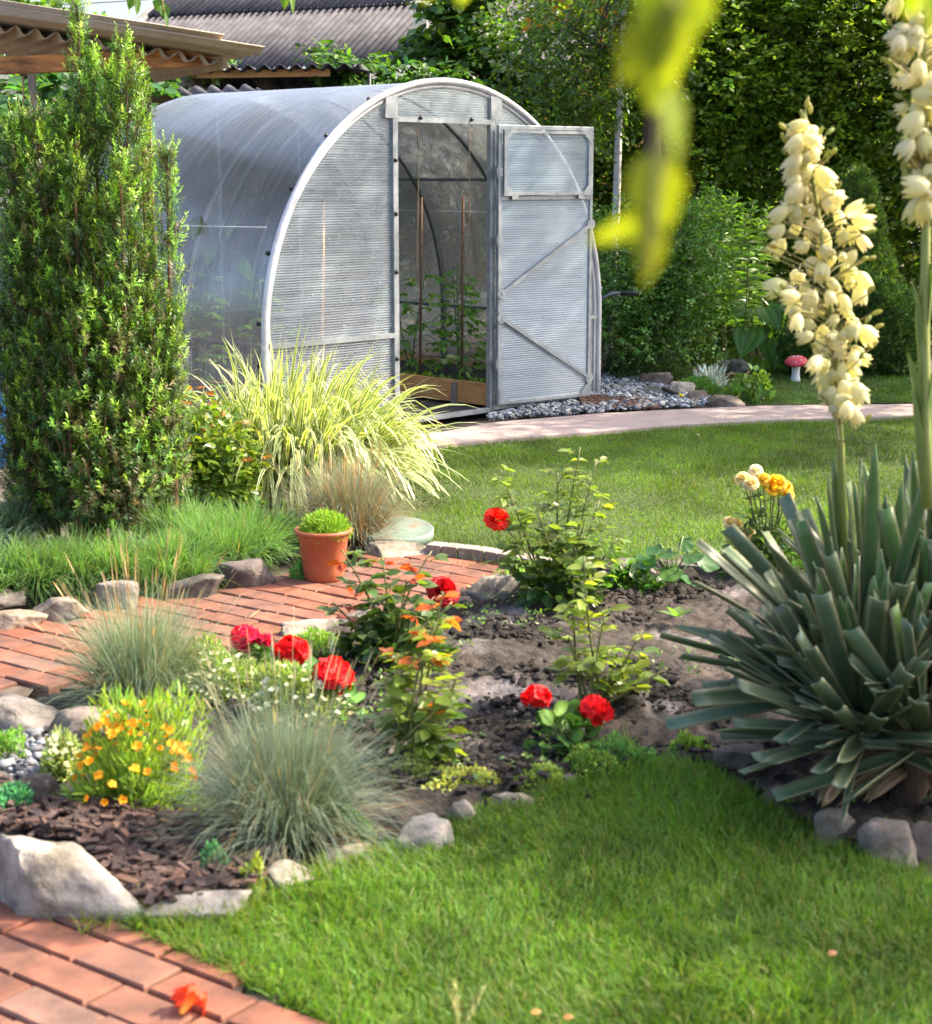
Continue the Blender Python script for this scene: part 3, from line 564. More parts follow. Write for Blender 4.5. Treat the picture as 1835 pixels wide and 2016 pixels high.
# generic plant with canes and compound leaves
def compound(ms,ml,base,tip,bow,r0,nod,t0,pet,nl,Lf,c0,c1,g,tipred=None,droop=.3,T=T8,TF=T8F,stemc=(.09,.12,.03),w=.62,both=False):
    base=np.asarray(base,float); tip=np.asarray(tip,float); mid=(base+tip)/2+bow; P=bez(base,mid,tip,12)
    tube(ms,P,np.linspace(r0,r0*.45,12),6,stemc)
    pos=[];yd=[];zd=[];sz=[];cc=[]
    for k in range(nod):
        t=t0+(1-t0)*(k+.5)/nod; p=bez(base,mid,tip,101)[int(t*100)]; a=k*2.4+g.normal(0,.5); 
        o=nrm(V(math.cos(a),math.sin(a),g.uniform(.1,.8))); L=pet*g.uniform(.7,1.2)*(1-.45*max(0,t-.6)/.4)
        e=p+o*L+V(0,0,-droop*L*g.uniform(.2,1)); tube(ms,bez(p,p+o*L*.6+V(0,0,L*.15),e,5),r0*.3,4,stemc)
        d=nrm(e-p); s=nrm(np.cross(d,V(0,0,1)))
        cr=lerp(c0,c1,t)
        if tipred is not None and t>.8 and g.random()<.75: cr=np.asarray(tipred)
        for q in range(nl):
            if q==0: pp,yy=e,d
            else:
                f=1-.36*((q+1)//2)/max(1,(nl//2)); pp=lerp(p,e,f); yy=nrm(d*.5+s*(1 if q%2 else -1)+g.normal(0,.15,3))
            pos.append(pp);yd.append(yy+V(0,0,-droop*.5));zd.append(V(0,0,1)+g.normal(0,.45,3));sz.append(Lf*g.uniform(.65,1.15)*(1-.3*max(0,t-.7)/.3));cc.append(cvar(cr,1,.16,.08,g)[0])
    sz=np.array(sz); inst(ml,T,TF,np.array(pos),np.array(yd),np.array(zd),sz*w,sz,np.array(cc))
gR=np.random.default_rng(5)
for i,(q,t,hh,label,gr) in enumerate([(2.25,.62,.78,'tomato plant tied to a rusty stake, right one in the doorway',1),(2.3,1.15,.74,'tomato plant tied to a rusty stake, left one in the doorway',0),(2.6,.95,.7,'tomato plant against the far wall between the two staked ones',0),(.45,.45,.75,'tomato plant behind the left front panel of the greenhouse',0),(.5,1.2,.8,'tomato plant far back in the left bed',0)]):
    b=gp(q,.13,t); r=thing('tomato_plant',label,'tomato plant',b,'tomato plants'); ms,ml=MB(),MB()
    for k in range(2): compound(ms,ml,b,b+V(gR.normal(0,.06),gR.normal(0,.06),hh*gR.uniform(.85,1.08)),gR.normal(0,.03,3),.007,15,.08,.2,7,.075,(.12,.25,.04),(.18,.36,.06),gR,None,.75,stemc=(.07,.14,.04),w=.5)
    ms.build('stem',STEM,r); ml.build('foliage',LEAF,r)
    if gr:
        for p in ((885,703),(876,712),(897,706)):
            c=PY(p[0],p[1],b[1]-.05); mb=MB(); lathe(mb,[(0,-.024),(.015,-.021),(.025,-.006),(.026,.006),(.018,.018),(.004,.02),(0,.018)],c,14,(.35,.42,.16)); mb.build('tomato',COLM,r)
for i,(px,pt,pb,Y,label) in enumerate([(830,388,750,11.95,'rusty stake beside the left tomato in the doorway'),(912,386,755,11.65,'rusty stake beside the right tomato in the doorway'),(637,400,770,10.55,'thin wooden stake seen through the left front panel')]):
    mb=MB(); tube(mb,[PY(px-3,pb,Y),PY(px,pt,Y)],.010,6); tag(mb.build('plant_stake',RUST if i<2 else PINE),label,'stake','stakes in the greenhouse')
for px,label,Y in((823,'twine hanging from the greenhouse frame, left in the doorway',11.75),(924,'twine hanging from the greenhouse frame, right in the doorway',11.45)):
    mb=MB(); a=PY(px,252,Y); b=PY(px-4,560,Y); tube(mb,bez(a,(a+b)/2+V(.012,0,0),b,10),.004,5); tag(mb.build('twine',TWINE),label,'twine','twines for the tomatoes')
for (qa,qb,label,nm) in((2.96,2.96,'pale string stretched along the right wall inside the greenhouse','string'),):
    mb=MB(); tube(mb,[gp(2.9,1.27,.05),gp(2.9,1.27,GL-.05)],.004,5); tag(mb.build(nm,WHITEP),label,'string')
mb=MB(); tube(mb,[gp(.06,1.24,.02),gp(.06,1.22,GL-.05)],.003,5); tag(mb.build('string',WHITEP),'pale string stretched along the left wall inside the greenhouse','string')
# seedlings along the board
for k in range(13):
    b=gp(2.12+.03*rng.random(),.13,.2+k*.085); ml=MB(); n=7; a=rng.uniform(0,6.28,n); d=np.stack([np.cos(a),np.sin(a),rng.uniform(.8,1.8,n)],1)
    inst(ml,T8,T8F,np.repeat(b[None],n,0),d,V(0,0,1)+rng.normal(0,.4,(n,3)),rng.uniform(.022,.035,n),rng.uniform(.05,.085,n),cvar((.18,.34,.05),n)); tag(ml.build('seedling',LEAF),'leafy radish seedling in the row along the bed board in the doorway','seedling','seedlings along the bed board')
# cucumber leaves close to the left cover
b=gp(.4,.13,1.75); r=thing('cucumber_plant','cucumber plant with broad leaves against the left greenhouse cover','cucumber plant',b); ms,ml=MB(),MB()
tube(ms,bez(b,b+V(-.05,0,.6),gp(.35,1.35,1.6),12),.008,6,(.1,.16,.05))
LP=[(430,478,.17,.9),(395,425,.16,.8),(480,500,.2,1.0),(470,430,.15,.75),(420,560,.14,1.05),(500,560,.13,.5)]
for px,py,sz,t in LP:
    p=PY(px,py,float((gp(.14,0,t))[1])); inst(ml,T8,T8F,p[None],rng.normal(0,.4,(1,3))+V(-.5,.1,-.6)*1,np.array([[-.8,-.6,.5]]),sz,sz,V(.1,.2,.04)); tube(ms,bez(p,(p+gp(.36,1,t))/2+V(0,0,.1),gp(.36,.95,t),6),.004,5,(.1,.16,.05))
ms.build('stem',STEM,r); ml.build('foliage',LEAF,r)

# ================================================================== small garden objects behind
# toadstool
b=G(1566,752); S=SC(b[1]); r=thing('toadstool_ornament','garden ornament toadstool with red white-flecked cap on the far lawn','ornament',b)
mb=MB(); lathe(mb,[(.0,0),(.042,0),(.036,.02),(.03,.06),(.03,.1),(.034,.112),(.03,.116),(.03,.12),(.028,.14),(0,.14)],b,18); mb.build('stalk',WHITEP,r)
ax=nrm(V(-.13,-.25,1)); mb=MB(); c=b+V(0,0,.135); lathe(mb,[(0,.008),(.04,.0),(.075,.004),(.086,.018),(.082,.034),(.06,.05),(.03,.056),(0,.058)],c,22,axis=ax); cap=mb.build('cap',REDP,r)
for k in range(22):
    a=rng.uniform(0,6.28); s=rng.uniform(.1,1); rr=.08*s; z=np.interp(s,[0,.35,.75,1],[.058,.056,.046,.03]); x=nrm(np.cross(ax,V(0,1,0))); y=np.cross(ax,x); p=c+x*rr*math.cos(a)+y*rr*math.sin(a)+ax*z
    mb=MB(); v=IC1*V(.008,.006,.004)*rng.uniform(.6,1.4); mb.add(v+p,IC1F); mb.build('fleck',WHITEP,cap)
# hand cultivator
a=G(1305,765,.05); b_=G(1338,778,.04); c_=G(1362,790,.015); r=thing('hand_cultivator','black and yellow hand cultivator lying on the grey gravel','garden tool',G(1320,775))
mb=MB(); P=np.array([lerp(a,b_,t) for t in (0,.1,.5,.9,1)]); tube(mb,P,[.012,.016,.015,.016,.013],10); h=mb.build('handle',BLACK,r)
for k in range(5): p=lerp(a,b_,.12+k*.18); mb=MB(); v=IC1*V(.0075,.0075,.0075)+p+V(-.002,-.011,.008); mb.add(v,IC1F); mb.build('grip_dot',YEL,h)
mb=MB(); tube(mb,[b_,lerp(b_,c_,.25)],[.016,.014],10); mb.build('ferrule',YEL,r)
dv=nrm(c_-b_); sv=nrm(np.cross(dv,V(0,0,1)))
for k in (-1,0,1): mb=MB(); p=lerp(b_,c_,.25); tube(mb,bez(p,p+dv*.06+sv*.03*k+V(0,0,.02),p+dv*.12+sv*.03*k+V(0,0,-.02),7),.003,5); mb.build('tine',GALV,r)
# wheelbarrow mostly hidden behind the greenhouse corner
r=thing('wheelbarrow','wheelbarrow handle with black grip reaching out from behind the greenhouse','wheelbarrow',V(.75,12.9,0))
P=np.array([PY(1130,640,12.6),PY(1168,610,12.4),PY(1185,588,12.3),PY(1205,578,12.25),PY(1225,577,12.2),PY(1252,577,12.15)]); mb=MB(); tube(mb,P,.012,8); mb.build('handle',GALV,r)
mb=MB(); tube(mb,[lerp(P[4],P[3],.1),P[5]+(P[5]-P[4])*.1],.017,10); mb.build('grip',BLACK,r)
mb=MB(); tube(mb,P+V(-.2,.5,0),.012,8); mb.build('handle',GALV,r)
mb=MB(); c=V(.45,13.1,.5); v=np.array([[x*(.35 if z>0 else .2),y*(.28 if z>0 else .16),z*.13] for z in(-1,1) for x,y in((-1,-1),(1,-1),(1,1),(-1,1))])+c
mb.add(v,np.array([[0,3,2,1],[0,1,5,4],[1,2,6,5],[2,3,7,6],[3,0,4,7]])); mb.build('tray',GALV,r,smooth=False,solid=.004)
mb=MB(); a=np.linspace(0,2*np.pi,25); tube(mb,np.stack([-.05+.17*np.cos(a),13.3+0*a,.19+.17*np.sin(a)],1),.028,8,cap=False); mb.build('wheel',BLACK,r)
# rusty ribbed mesh sheet on the gravel
mb=MB(); a=G(1152,806); b_=G(1300,808); dv=b_-a; wv=V(-.1,.62,0); n=60; r=thing('mesh_mat','rusty ribbed metal mesh mat lying on the gravel by the door','mesh mat',(a+b_)/2)
for k in range(n): 
    p=a+dv*k/(n-1); tube(mb,[p+wv*s+V(.04*s,0,.012+.035*math.sin(math.pi*s)*(1-k/n*.8)+.004*math.sin(k*.9)) for s in np.linspace(0,1,7)],.0045,5)
for s in np.linspace(0,1,9): tube(mb,[a+dv*x+wv*s+V(.04*s,0,.02+.035*math.sin(math.pi*s)*(1-x*.8)) for x in np.linspace(0,1,14)],.003,5)
mb.build('wires',RUST,r)
# mint green lid; its ring is coloured dark as the shaded gap below
c=G(760,1042,.09); c=G(776,1044,.05); r=thing('well_cover','round mint green metal lid with rusty rim on a low ring coloured dark as shade','well cover',c-V(0,0,.05)); S=SC(c[1]); rl=80/S
ax=nrm(V(.02,-.10,1)); mb=MB(); lathe(mb,[(0,.012),(rl*.55,.011),(rl*.93,.008),(rl*.97,.013),(rl,.008),(rl,-.025),(rl*.96,-.03)],c,48,axis=ax); mb.build('lid',LIDM,r)
mb=MB(); lathe(mb,[(rl*.85,-.05),(rl*.87,-.03),(rl*.85,-.02),(rl*.7,-.02)],c-V(0,0,.005),36); mb.build('ring',WOODD,r)
# terracotta pot
b=G(638,1140,.008); r=thing('potted_plant','terracotta pot of bright green feathery plant on the brick path','potted plant',b); S=SC(b[1]); R0=57/S; Hp=103/S*1.03
mb=MB(); lathe(mb,[(0,.004),(R0*.66,0),(R0*.7,.006),(R0*.73,Hp*.2),(R0*.86,Hp*.76),(R0*.89,Hp*.78),(R0*.92,Hp*.9)],b,48); pot=mb.build('pot',TERRA,r)
mb=MB(); lathe(mb,[(R0*.9,Hp*.9),(R0*.99,Hp*.905),(R0*1.03,Hp*.93),(R0*1.03,Hp*.965),(R0*.99,Hp*.99),(R0*.93,Hp*.985),(R0*.9,Hp*.95),(R0*.86,Hp*.8)],b,48); mb.build('rim',TERRA,pot)
mb=MB(); lathe(mb,[(0,Hp*.86),(R0*.6,Hp*.85),(R0*.89,Hp*.83)],b,30,(.6,.6,.6)); mb.build('soil_fill',SOILM,r)
ml=MB(); n=4200; u=rdir(n); u[:,2]=np.abs(u[:,2]); p=b+V(.01,0,Hp*.84)+u*V(R0*.84,R0*.84,R0*.78)*(rng.random((n,1))**.35); d=u*.8+rng.normal(0,.7,(n,3))+V(0,0,.5)
inst(ml,NEE,NEEF,p,d,rdir(n),.0032,rng.uniform(.018,.038,n),cvar((.26,.42,.045),n,.2,.15)); ml.build('foliage',MATTE,r)
# fallen trumpet flower
b=G(372,1986,.012); r=thing('fallen_flower','fallen orange red trumpet flower lying on the brick paving','flower',b); S=SC(b[1])
a_=PY(356,2008,b[1]-.03); a_[2]=.018; e=b+V(.008,.012,.022); mb=MB(); ax=nrm(e-a_); L=np.linalg.norm(e-a_)
lathe(mb,[(.003,0),(.006,L*.1),(.008,L*.45),(.011,L*.8),(.015,L)],a_,14,np.array([(.85,.38,.06)]*3+[(.85,.25,.05)]*2),axis=ax); mb.build('tube',PETAL,r)
x=nrm(np.cross(ax,V(0,0,1))); y=np.cross(ax,x)
for k in range(5):
    q=k*2*math.pi/5+.4; o=x*math.cos(q)+y*math.sin(q); s=nrm(np.cross(ax,o)); mb=MB(); vv=[]
    for t in np.linspace(0,1,6):
        for h_ in np.linspace(-1,1,5): vv.append(e+o*(.014+.021*t)+s*h_*(.009+.010*math.sin(min(1,t*1.15)*math.pi*.85))+ax*(.004-.022*t*t*(1+.3*h_*h_))+ax*.004*math.sin(h_*5+k))
    i=np.arange(5)[:,None]*5+np.arange(4)[None]; mb.add(vv,np.stack([i,i+1,i+6,i+5],-1).reshape(-1,4),cvar((.80,.09,.04),1,.08,.05)[0]); mb.build('petal',PETAL,r)
# little fallen leaves on the lawn
for px,py,cc,label in((1629,1878,(.5,.2,.05),'small orange leaf fallen on the near lawn at the right'),(1044,1994,(.6,.33,.07),'small tan leaf fallen on the near lawn at the bottom'),(1372,856,(.6,.58,.5),'pale petal fallen on the middle lawn'),(1108,2004,(.5,.24,.05),'brown leaf at the bottom edge of the near lawn')):
    mb=MB(); inst(mb,T8,T8F,G(px,py,.045)[None],V(1,.2,.1)[None],V(.1,-.6,1)[None],0.016,.022,np.array(cc)*.6); tag(mb.build('fallen_leaf',LEAF),label,'leaf','fallen leaves on the lawn')

# ================================================================== YEW
by=G(178,1052); Yy=by[1]; S=SC(Yy); r=thing('yew_tree','tall columnar yew with several leaders beside the greenhouse','yew',by)
LD=[(x,y,q,d) for x,y,q,d in ((135,14,27,.1),(163,118,32,.12),(236,90,34,.1),(203,145,34,.16),(262,150,26,.1),(100,222,44,0),(45,238,44,0),(28,252,38,-.06),(74,236,40,-.07),(128,240,36,-.05),(6,430,30,.02),(2,610,32,-.02),(14,720,32,-.04),(150,330,40,-.08),(200,410,40,-.1),(244,330,34,-.06),(286,520,32,-.04),(324,305,25,.02),(66,420,40,-.08),(20,480,27,.03),(115,520,40,-.14),(176,570,40,-.18),(232,600,40,-.16),(340,610,24,0),(302,650,36,-.1),(84,700,40,-.17),(150,770,42,-.22),(212,800,42,-.22),(272,830,38,-.18),(326,790,29,-.06),(40,750,33,-.1))]
ms=MB(); SP=[];SD=[];SL=[];SC_=[];TOPN=[]
for i,(px,pt,rw,_) in enumerate(LD):
    zt=ZY(pt,Yy); rr=rw*.92/S; dy=_+.05+rng.normal(0,.03); x0=(px-CX)/F*Yy/.985; x0=PY(px,pt,Yy)[0]
    base=by+V((x0-by[0])*.84+rng.normal(0,.03),dy*.9,0); tip=V(x0,Yy+dy,zt); bl=V(lerp(by[0],x0,.96),Yy+dy*.8,.35*zt+.05)
    P=bez(base,bl,tip,24); tube(ms,P,np.linspace(.018,.004,24),6,(.16,.075,.04))
    nsh=int(560*zt*(rr/.11)**1.1)
    t=rng.uniform(.03,1,nsh)**.85; p=np.array([np.interp(t,np.linspace(0,1,24),P[:,k]) for k in range(3)]).T
    prof=np.clip(np.minimum((t-.0)*6+.45,(1.03-t)*4.2),.08,1)**.7
    a=rng.uniform(0,6.28,nsh); q=rng.random(nsh)**.33; o=np.stack([np.cos(a),np.sin(a)*1.25,0*a],1)
    lump=1+.22*sn(p+o*.1,5.5,90+i)
    p=p+o*(rr*prof*q*lump)[:,None]; SP.append(p); SD.append(o*(.8-.5*t)[:,None]+V(0,0,1)+rng.normal(0,.22,(nsh,3))); SL.append(rng.uniform(.035,.085,nsh)*(.8+.5*t)); SC_.append(np.stack([q,t,np.full(nsh,zt)*t],1))
    k=5; pp=np.repeat(tip[None],k,0)-V(0,0,.06)+rng.normal(0,.012,(k,3)); SP.append(pp); SD.append(V(0,0,1)+rng.normal(0,.1,(k,3))); SL.append(rng.uniform(.1,.2,k)); SC_.append(np.tile([1,1,zt],(k,1)))
SP=np.concatenate(SP);SD=nrm(np.concatenate(SD));SL=np.concatenate(SL);QT=np.concatenate(SC_)
SP[:,1]=Yy+(SP[:,1]-Yy)*1.0
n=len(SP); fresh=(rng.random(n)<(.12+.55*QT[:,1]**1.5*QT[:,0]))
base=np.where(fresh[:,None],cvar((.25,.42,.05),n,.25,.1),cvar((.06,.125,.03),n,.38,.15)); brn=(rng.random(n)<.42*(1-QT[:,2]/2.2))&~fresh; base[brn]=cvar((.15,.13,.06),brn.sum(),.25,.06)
ml=MB(); NN=22; tt=np.tile(np.linspace(.05,1,NN),n); si=np.repeat(np.arange(n),NN); sdv=SD[si]; s1=nrm(np.cross(SD,rdir(n))); s2=np.cross(SD,s1); an=rng.uniform(0,6.28,n*NN)
oo=s1[si]*np.cos(an)[:,None]+s2[si]*np.sin(an)[:,None]; p=SP[si]+sdv*(SL[si]*tt)[:,None]
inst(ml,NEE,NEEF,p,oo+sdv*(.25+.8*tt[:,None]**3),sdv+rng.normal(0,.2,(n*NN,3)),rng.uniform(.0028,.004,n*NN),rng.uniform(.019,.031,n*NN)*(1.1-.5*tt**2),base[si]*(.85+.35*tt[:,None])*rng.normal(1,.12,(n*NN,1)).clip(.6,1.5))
ml.build('foliage',NEEDLE,r)
for k in np.where(QT[:,0]>.55)[0][::4]: tube(ms,[SP[k]-SD[k]*.03,SP[k]+SD[k]*SL[k]*.9],[.0028,.0014],3,(.2,.24,.05) if fresh[k] else (.2,.09,.045),cap=False)
ms.build('branches',STEM,r)

# ================================================================== GRASS-LIKE PLANTS
def clump(name,label,cat,px,py,n,rb,L,W,c0,c1,droop,tilt,seg=6,group=None,mat=GRASSM,lean=(0,0),culm=None,dead=.08,deadc=(.3,.2,.09),acc=None,across=2,prof='taper',part='blades',zb=0,tufts=0):
    b=G(px,py); r=thing(name,label,cat,b,group); mb=MB()
    a=rng.uniform(0,6.28,n); q=rng.random(n)**.6; ba=np.stack([b[0]+rb*q*np.cos(a),b[1]+rb*q*np.sin(a),np.full(n,zb)],1)
    th=np.abs(rng.normal(0,tilt,n))*(.35+.8*q); az=a+rng.normal(0,.5,n); d=np.stack([np.sin(th)*np.cos(az)+lean[0],np.sin(th)*np.sin(az)+lean[1],np.cos(th)],1)
    k0=cvar(c0,n,.18,.08); k1=cvar(c1,n,.18,.08)
    if tufts:
        tc_=np.stack([rng.normal(0,rb*.62,tufts),rng.normal(0,rb*.55,tufts)],1); ti=rng.integers(0,tufts,n); aa=rng.uniform(0,6.28,n); ba[:,:2]=b[:2]+tc_[ti]; th=np.abs(rng.normal(.15,.5,n)); out_=tc_[ti]/rb*.45
        d=np.stack([np.sin(th)*np.cos(aa)+out_[:,0]+lean[0],np.sin(th)*np.sin(aa)+out_[:,1]+lean[1],np.cos(th)],1); kk_=rng.normal(1,.25,(tufts,1)).clip(.5,1.6)[ti]; k0=k0*kk_; k1=k1*kk_
    de=rng.random(n)<dead; k0[de]=cvar(deadc,de.sum(),.2,.05); k1[de]=cvar(deadc,de.sum(),.2,.05)*1.1
    blades(mb,ba,d,rng.uniform(*L,n),rng.uniform(*W,n),rng.uniform(droop*.3,droop*1.5,n),seg,k0,k1,across,prof,acc)
    mb.build(part,mat,r)
    if culm:
        m,Lc,cc=culm; mb=MB(); a=rng.uniform(0,6.28,m); th=np.abs(rng.normal(0,.38,m)); d=np.stack([np.sin(th)*np.cos(a)+lean[0],np.sin(th)*np.sin(a)+lean[1],np.cos(th)],1)
        ba=np.repeat(b[None],m,0)+np.stack([rb*.6*np.cos(a),rb*.6*np.sin(a),0*a],1); Lr=rng.uniform(*Lc,m)
        blades(mb,ba,d,Lr,np.full(m,.0016),rng.uniform(.05,.5,m),7,cvar((.2,.25,.14),m),cvar(cc,m,.15),2,'strap')
        dn_=nrm(d-V(0,0,1)*.12); hp=ba+dn_*(Lr*.86)[:,None]
        blades(mb,hp,dn_,np.full(m,.06),np.full(m,.0042),np.full(m,.3),4,cvar(cc,m,.15),cvar(cc,m,.15),2,'lance')
        mb.build('seed_stalks',MATTE,r)
    return r
clump('ribbon_grass','big clump of cream striped ribbon grass before the greenhouse front','ornamental grass',590,950,2300,.34,(.38,.82),(.015,.025),(.09,.15,.035),(.2,.28,.08),2.0,.72,9,None,LEAF,(.10,-.08),dead=.03,acc=np.array([[.82,.80,.55],[np.nan]*3,[np.nan]*3,[.82,.80,.55]]),across=4,prof='lance')
clump('fescue_grass','large blue fescue tussock in the foreground between wallflower and soil bed','ornamental grass',562,1655,4200,.085,(.20,.39),(.0014,.0026),(.10,.125,.075),(.29,.37,.27),1.1,.62,8,'blue fescue tussocks',MATTE,culm=(45,(.4,.55),(.42,.38,.26)),dead=.1,deadc=(.34,.22,.1))
clump('fescue_grass','blue fescue tussock with tan seed stalks at the brick path, behind the orange wallflower','ornamental grass',280,1392,3400,.085,(.2,.40),(.0016,.0028),(.10,.125,.07),(.28,.37,.25),1.1,.7,8,'blue fescue tussocks',MATTE,culm=(50,(.34,.56),(.46,.3,.16)),dead=.07,deadc=(.34,.22,.1))
clump('fescue_grass','browning fescue tussock behind the terracotta pot','ornamental grass',690,1068,3600,.10,(.25,.44),(.0018,.003),(.12,.12,.07),(.28,.31,.23),1.2,.6,8,'blue fescue tussocks',MATTE,culm=(40,(.36,.5),(.4,.24,.11)),dead=.22,deadc=(.36,.18,.07))
# dense edging clumps below the yew
EG=[(-60,1120,'far left, cut by the picture edge',.11,2),(10,1165,'below the left side of the yew',.10,1),(85,1160,'second along the upper path edge from the left',.10,1),(165,1155,'directly below the yew',.11,1),(250,1150,'below the right side of the yew',.10,1),(335,1145,'left of the largest tussock',.12,1),(430,1110,'largest tussock, between yew and terracotta pot',.17,1),(500,1085,'right end of the row beside the terracotta pot',.15,1),(380,1075,'behind the largest tussock',.13,1),(20,1060,'bluish one behind the others at the left edge',.12,2)]
for px,py,lb,rb,k in EG:
    clump('grass_tussock','fine leaved green tussock '+lb,'tussock',px,py,int(2200*rb/.11),rb,(.09,.25),(.0032,.006),(.03,.065,.02),((.13,.29,.09),(.17,.31,.10),(.17,.28,.2))[k],1.1,.85,5,'green tussocks edging the bed under the yew',GRASSM,(0,-.12),dead=.02,tufts=int(16*rb/.11))
for px,py,n_,lb in((908,2040,3,'pale seeding grass culms rising from the near lawn at the bottom edge'),):
    mb=MB(); b=G(px,py); 
    for k in range(4): 
        a=b+V(rng.normal(0,.03),rng.normal(0,.02),0); e=PY((885,880,945,925)[k],(1935,1950,1945,1965)[k],b[1]); tube(mb,bez(a,lerp(a,e,.5)+V(.01,0,.02),e,8),.0012,4,(.3,.3,.1)); 
        n=26; q=np.linspace(.35,1,n)[:,None]; p=lerp(a,e,q)+V(.01,0,.0); inst(mb,T4,T4F,p,V(0,0,1)+rng.normal(0,.4,(n,3)),rdir(n),.003,.011,cvar((.45,.42,.2),n))
    tag(mb.build('seeding_grass',MATTE),lb,'grass')

# ================================================================== low mounds of leaves
g_=np.random.default_rng(31)
def mound(name,label,cat,px,py,wpx,hpx,n,L,W,c,T=(T4,T4F),group=None,mat=LEAF,shell=.5,up=.5,fl=None,dep=.8,v=.25,parent=True,lumpy=.25,z0=0,part='foliage'):
    b=G(px,py); S=SC(b[1]); rx=wpx/2/S; ry=rx*dep; h=hpx/S; b=b+V(0,ry*.6,z0)
    r=thing(name,label,cat,b,group); ml=MB(); u=rdir(n); u[:,2]=np.abs(u[:,2]); k=(1-shell*rng.random((n,1))**1.5)*(1+lumpy*sn(u,2.2,int(px)%50+3)[:,None])
    p=b+u*V(rx,ry,h)*k; d=u+V(0,0,up)+rng.normal(0,.5,(n,3)); z=u*.7+V(0,0,.6)+rng.normal(0,.5,(n,3)); s=rng.uniform(.7,1.25,n)
    inst(ml,T[0],T[1],p,d,z,s*W,s*L,cvar(c,n,v,.12)); ml.build(part,mat,r)
    ms=MB()
    for k in range(10): j=rng.integers(n); tube(ms,[b+V(rng.normal(0,rx*.15),rng.normal(0,ry*.15),0),lerp(b,p[j],.6)+V(0,0,h*.1),p[j]],[.003,.0025,.001],4,lerp(c,(.12,.1,.04),.5))
    ms.build('stems',STEM,r)
    if fl:
        for (m,fR,fc,kind) in fl:
            mb=MB(); u2=rdir(m); u2[:,2]=np.abs(u2[:,2])*.8+.25; u2=nrm(u2); u2[:,1]-=.25; pc=b+u2*V(rx,ry,h)*rng.uniform(.92,1.12,(m,1)); 
            for q in range(m):
                ax=nrm(u2[q]*.5+V(0,-.35,.7)+rng.normal(0,.35,3)); x=nrm(np.cross(ax,rdir(1)[0])); y=np.cross(ax,x); np_=5
                ang=np.arange(np_)*2*math.pi/np_; o=x*np.cos(ang)[:,None]+y*np.sin(ang)[:,None]; f=fR*rng.uniform(.7,1.15)
                inst(mb,T8*V(1.15,1,1),T8F,np.repeat(pc[q][None],np_,0)+o*f*.05,o+ax*g_.uniform(.2,1.4)+rdir(5)*.25,ax[None]+rdir(5)*.35,f*.95,f,cvar(fc,np_,.12,.05))
                if kind=='wall' and m<100: mb.build('blossom',PETAL,r); mb=MB()
            if mb.n: mb.build('blossoms',PETAL,r)
    return r
mound('wallflower','bushy plant covered in orange blossoms beside the large blue fescue','flowering plant',262,1612,255,215,3600,.034,.006,(.26,.38,.06),(NEE,NEEF),fl=[(95,.0135,(.9,.42,.015),'wall')],shell=.9,up=.9,lumpy=.3)
mound('alyssum','pale fluffy alyssum left of the orange wallflower','flowering plant',118,1545,75,95,1700,.02,.005,(.34,.40,.17),(NEE,NEEF),fl=[(60,.008,(.72,.75,.5),'a')],group='alyssum')
mound('alyssum','light green alyssum mound between the two front fescues','flowering plant',430,1395,190,110,4200,.02,.005,(.25,.34,.09),(NEE,NEEF),fl=[(90,.008,(.7,.74,.52),'a')],group='alyssum')
mound('alyssum','pale alyssum behind the top of the large front fescue','flowering plant',590,1445,210,130,4200,.02,.006,(.26,.34,.12),(NEE,NEEF),fl=[(110,.009,(.72,.76,.56),'a')],group='alyssum')
mound('alyssum','light green mat between red geraniums and brick path','flowering plant',640,1300,150,50,2200,.016,.006,(.22,.36,.07),group='alyssum')
SED=[(1030,1192,120,55,(.19,.34,.07),'bright green stonecrop beside the grey slab at the path end'),(430,1742,80,50,(.12,.3,.13),'blue green stonecrop on the bark mulch'),(20,1630,110,65,(.08,.26,.11),'green stonecrop below the round dark stone'),(1160,1545,110,50,(.2,.3,.06),'stonecrop at the front edge of the soil bed, left of the denser lawn'),(1230,1530,110,50,(.14,.27,.07),'stonecrop at the front edge of the soil bed, above the near lawn'),(1070,1570,90,45,(.26,.33,.07),'yellowish stonecrop right of the wedge shaped stone'),(920,1582,140,40,(.32,.34,.08),'yellowish stonecrop behind the upright grey stone'),(690,1668,90,60,(.15,.28,.06),'stonecrop right of the large fescue'),(830,1560,120,40,(.28,.32,.08),'yellowish stonecrop near the front rose bush'),(600,1150,50,30,(.12,.3,.06),'small stonecrop at the foot of the terracotta pot'),(1360,1505,80,40,(.22,.33,.05),'bright small weed patch left of the yucca'),(5,1515,70,60,(.2,.34,.07),'light green stonecrop above the round dark stone'),(500,1770,40,55,(.3,.35,.05),'yellow green sprig between the pale edging stones')]
for px,py,wp,hp,c,lb in SED: mound('stonecrop',lb,'stonecrop',px,py-6,wp*1.15,hp*1.2,int(17*wp),.013,.007,np.array(c)*1.35,group='stonecrops along the bed',mat=MATTE,shell=.35)
mb=MB(); n=420; p=sample_poly(P_soil,n); k=sn(np.concatenate([p,np.zeros((n,1))],1),3,77)>.05; p=p[k]
for q in p:
    m=rng.integers(4,14); b=np.append(q,.035); pp=b+np.concatenate([rng.normal(0,.02,(m,2)),rng.uniform(0,.02,(m,1))],1); inst(mb,T8,T8F,pp,np.concatenate([rng.normal(0,1,(m,2)),rng.uniform(.2,1,(m,1))],1),V(0,0,1)+rng.normal(0,.3,(m,3)),.009,.019,cvar((.13,.24,.05),m))
tag(mb.build('weeds',LEAF),'scattered small weed seedlings on the dark soil','weeds',kind='stuff')

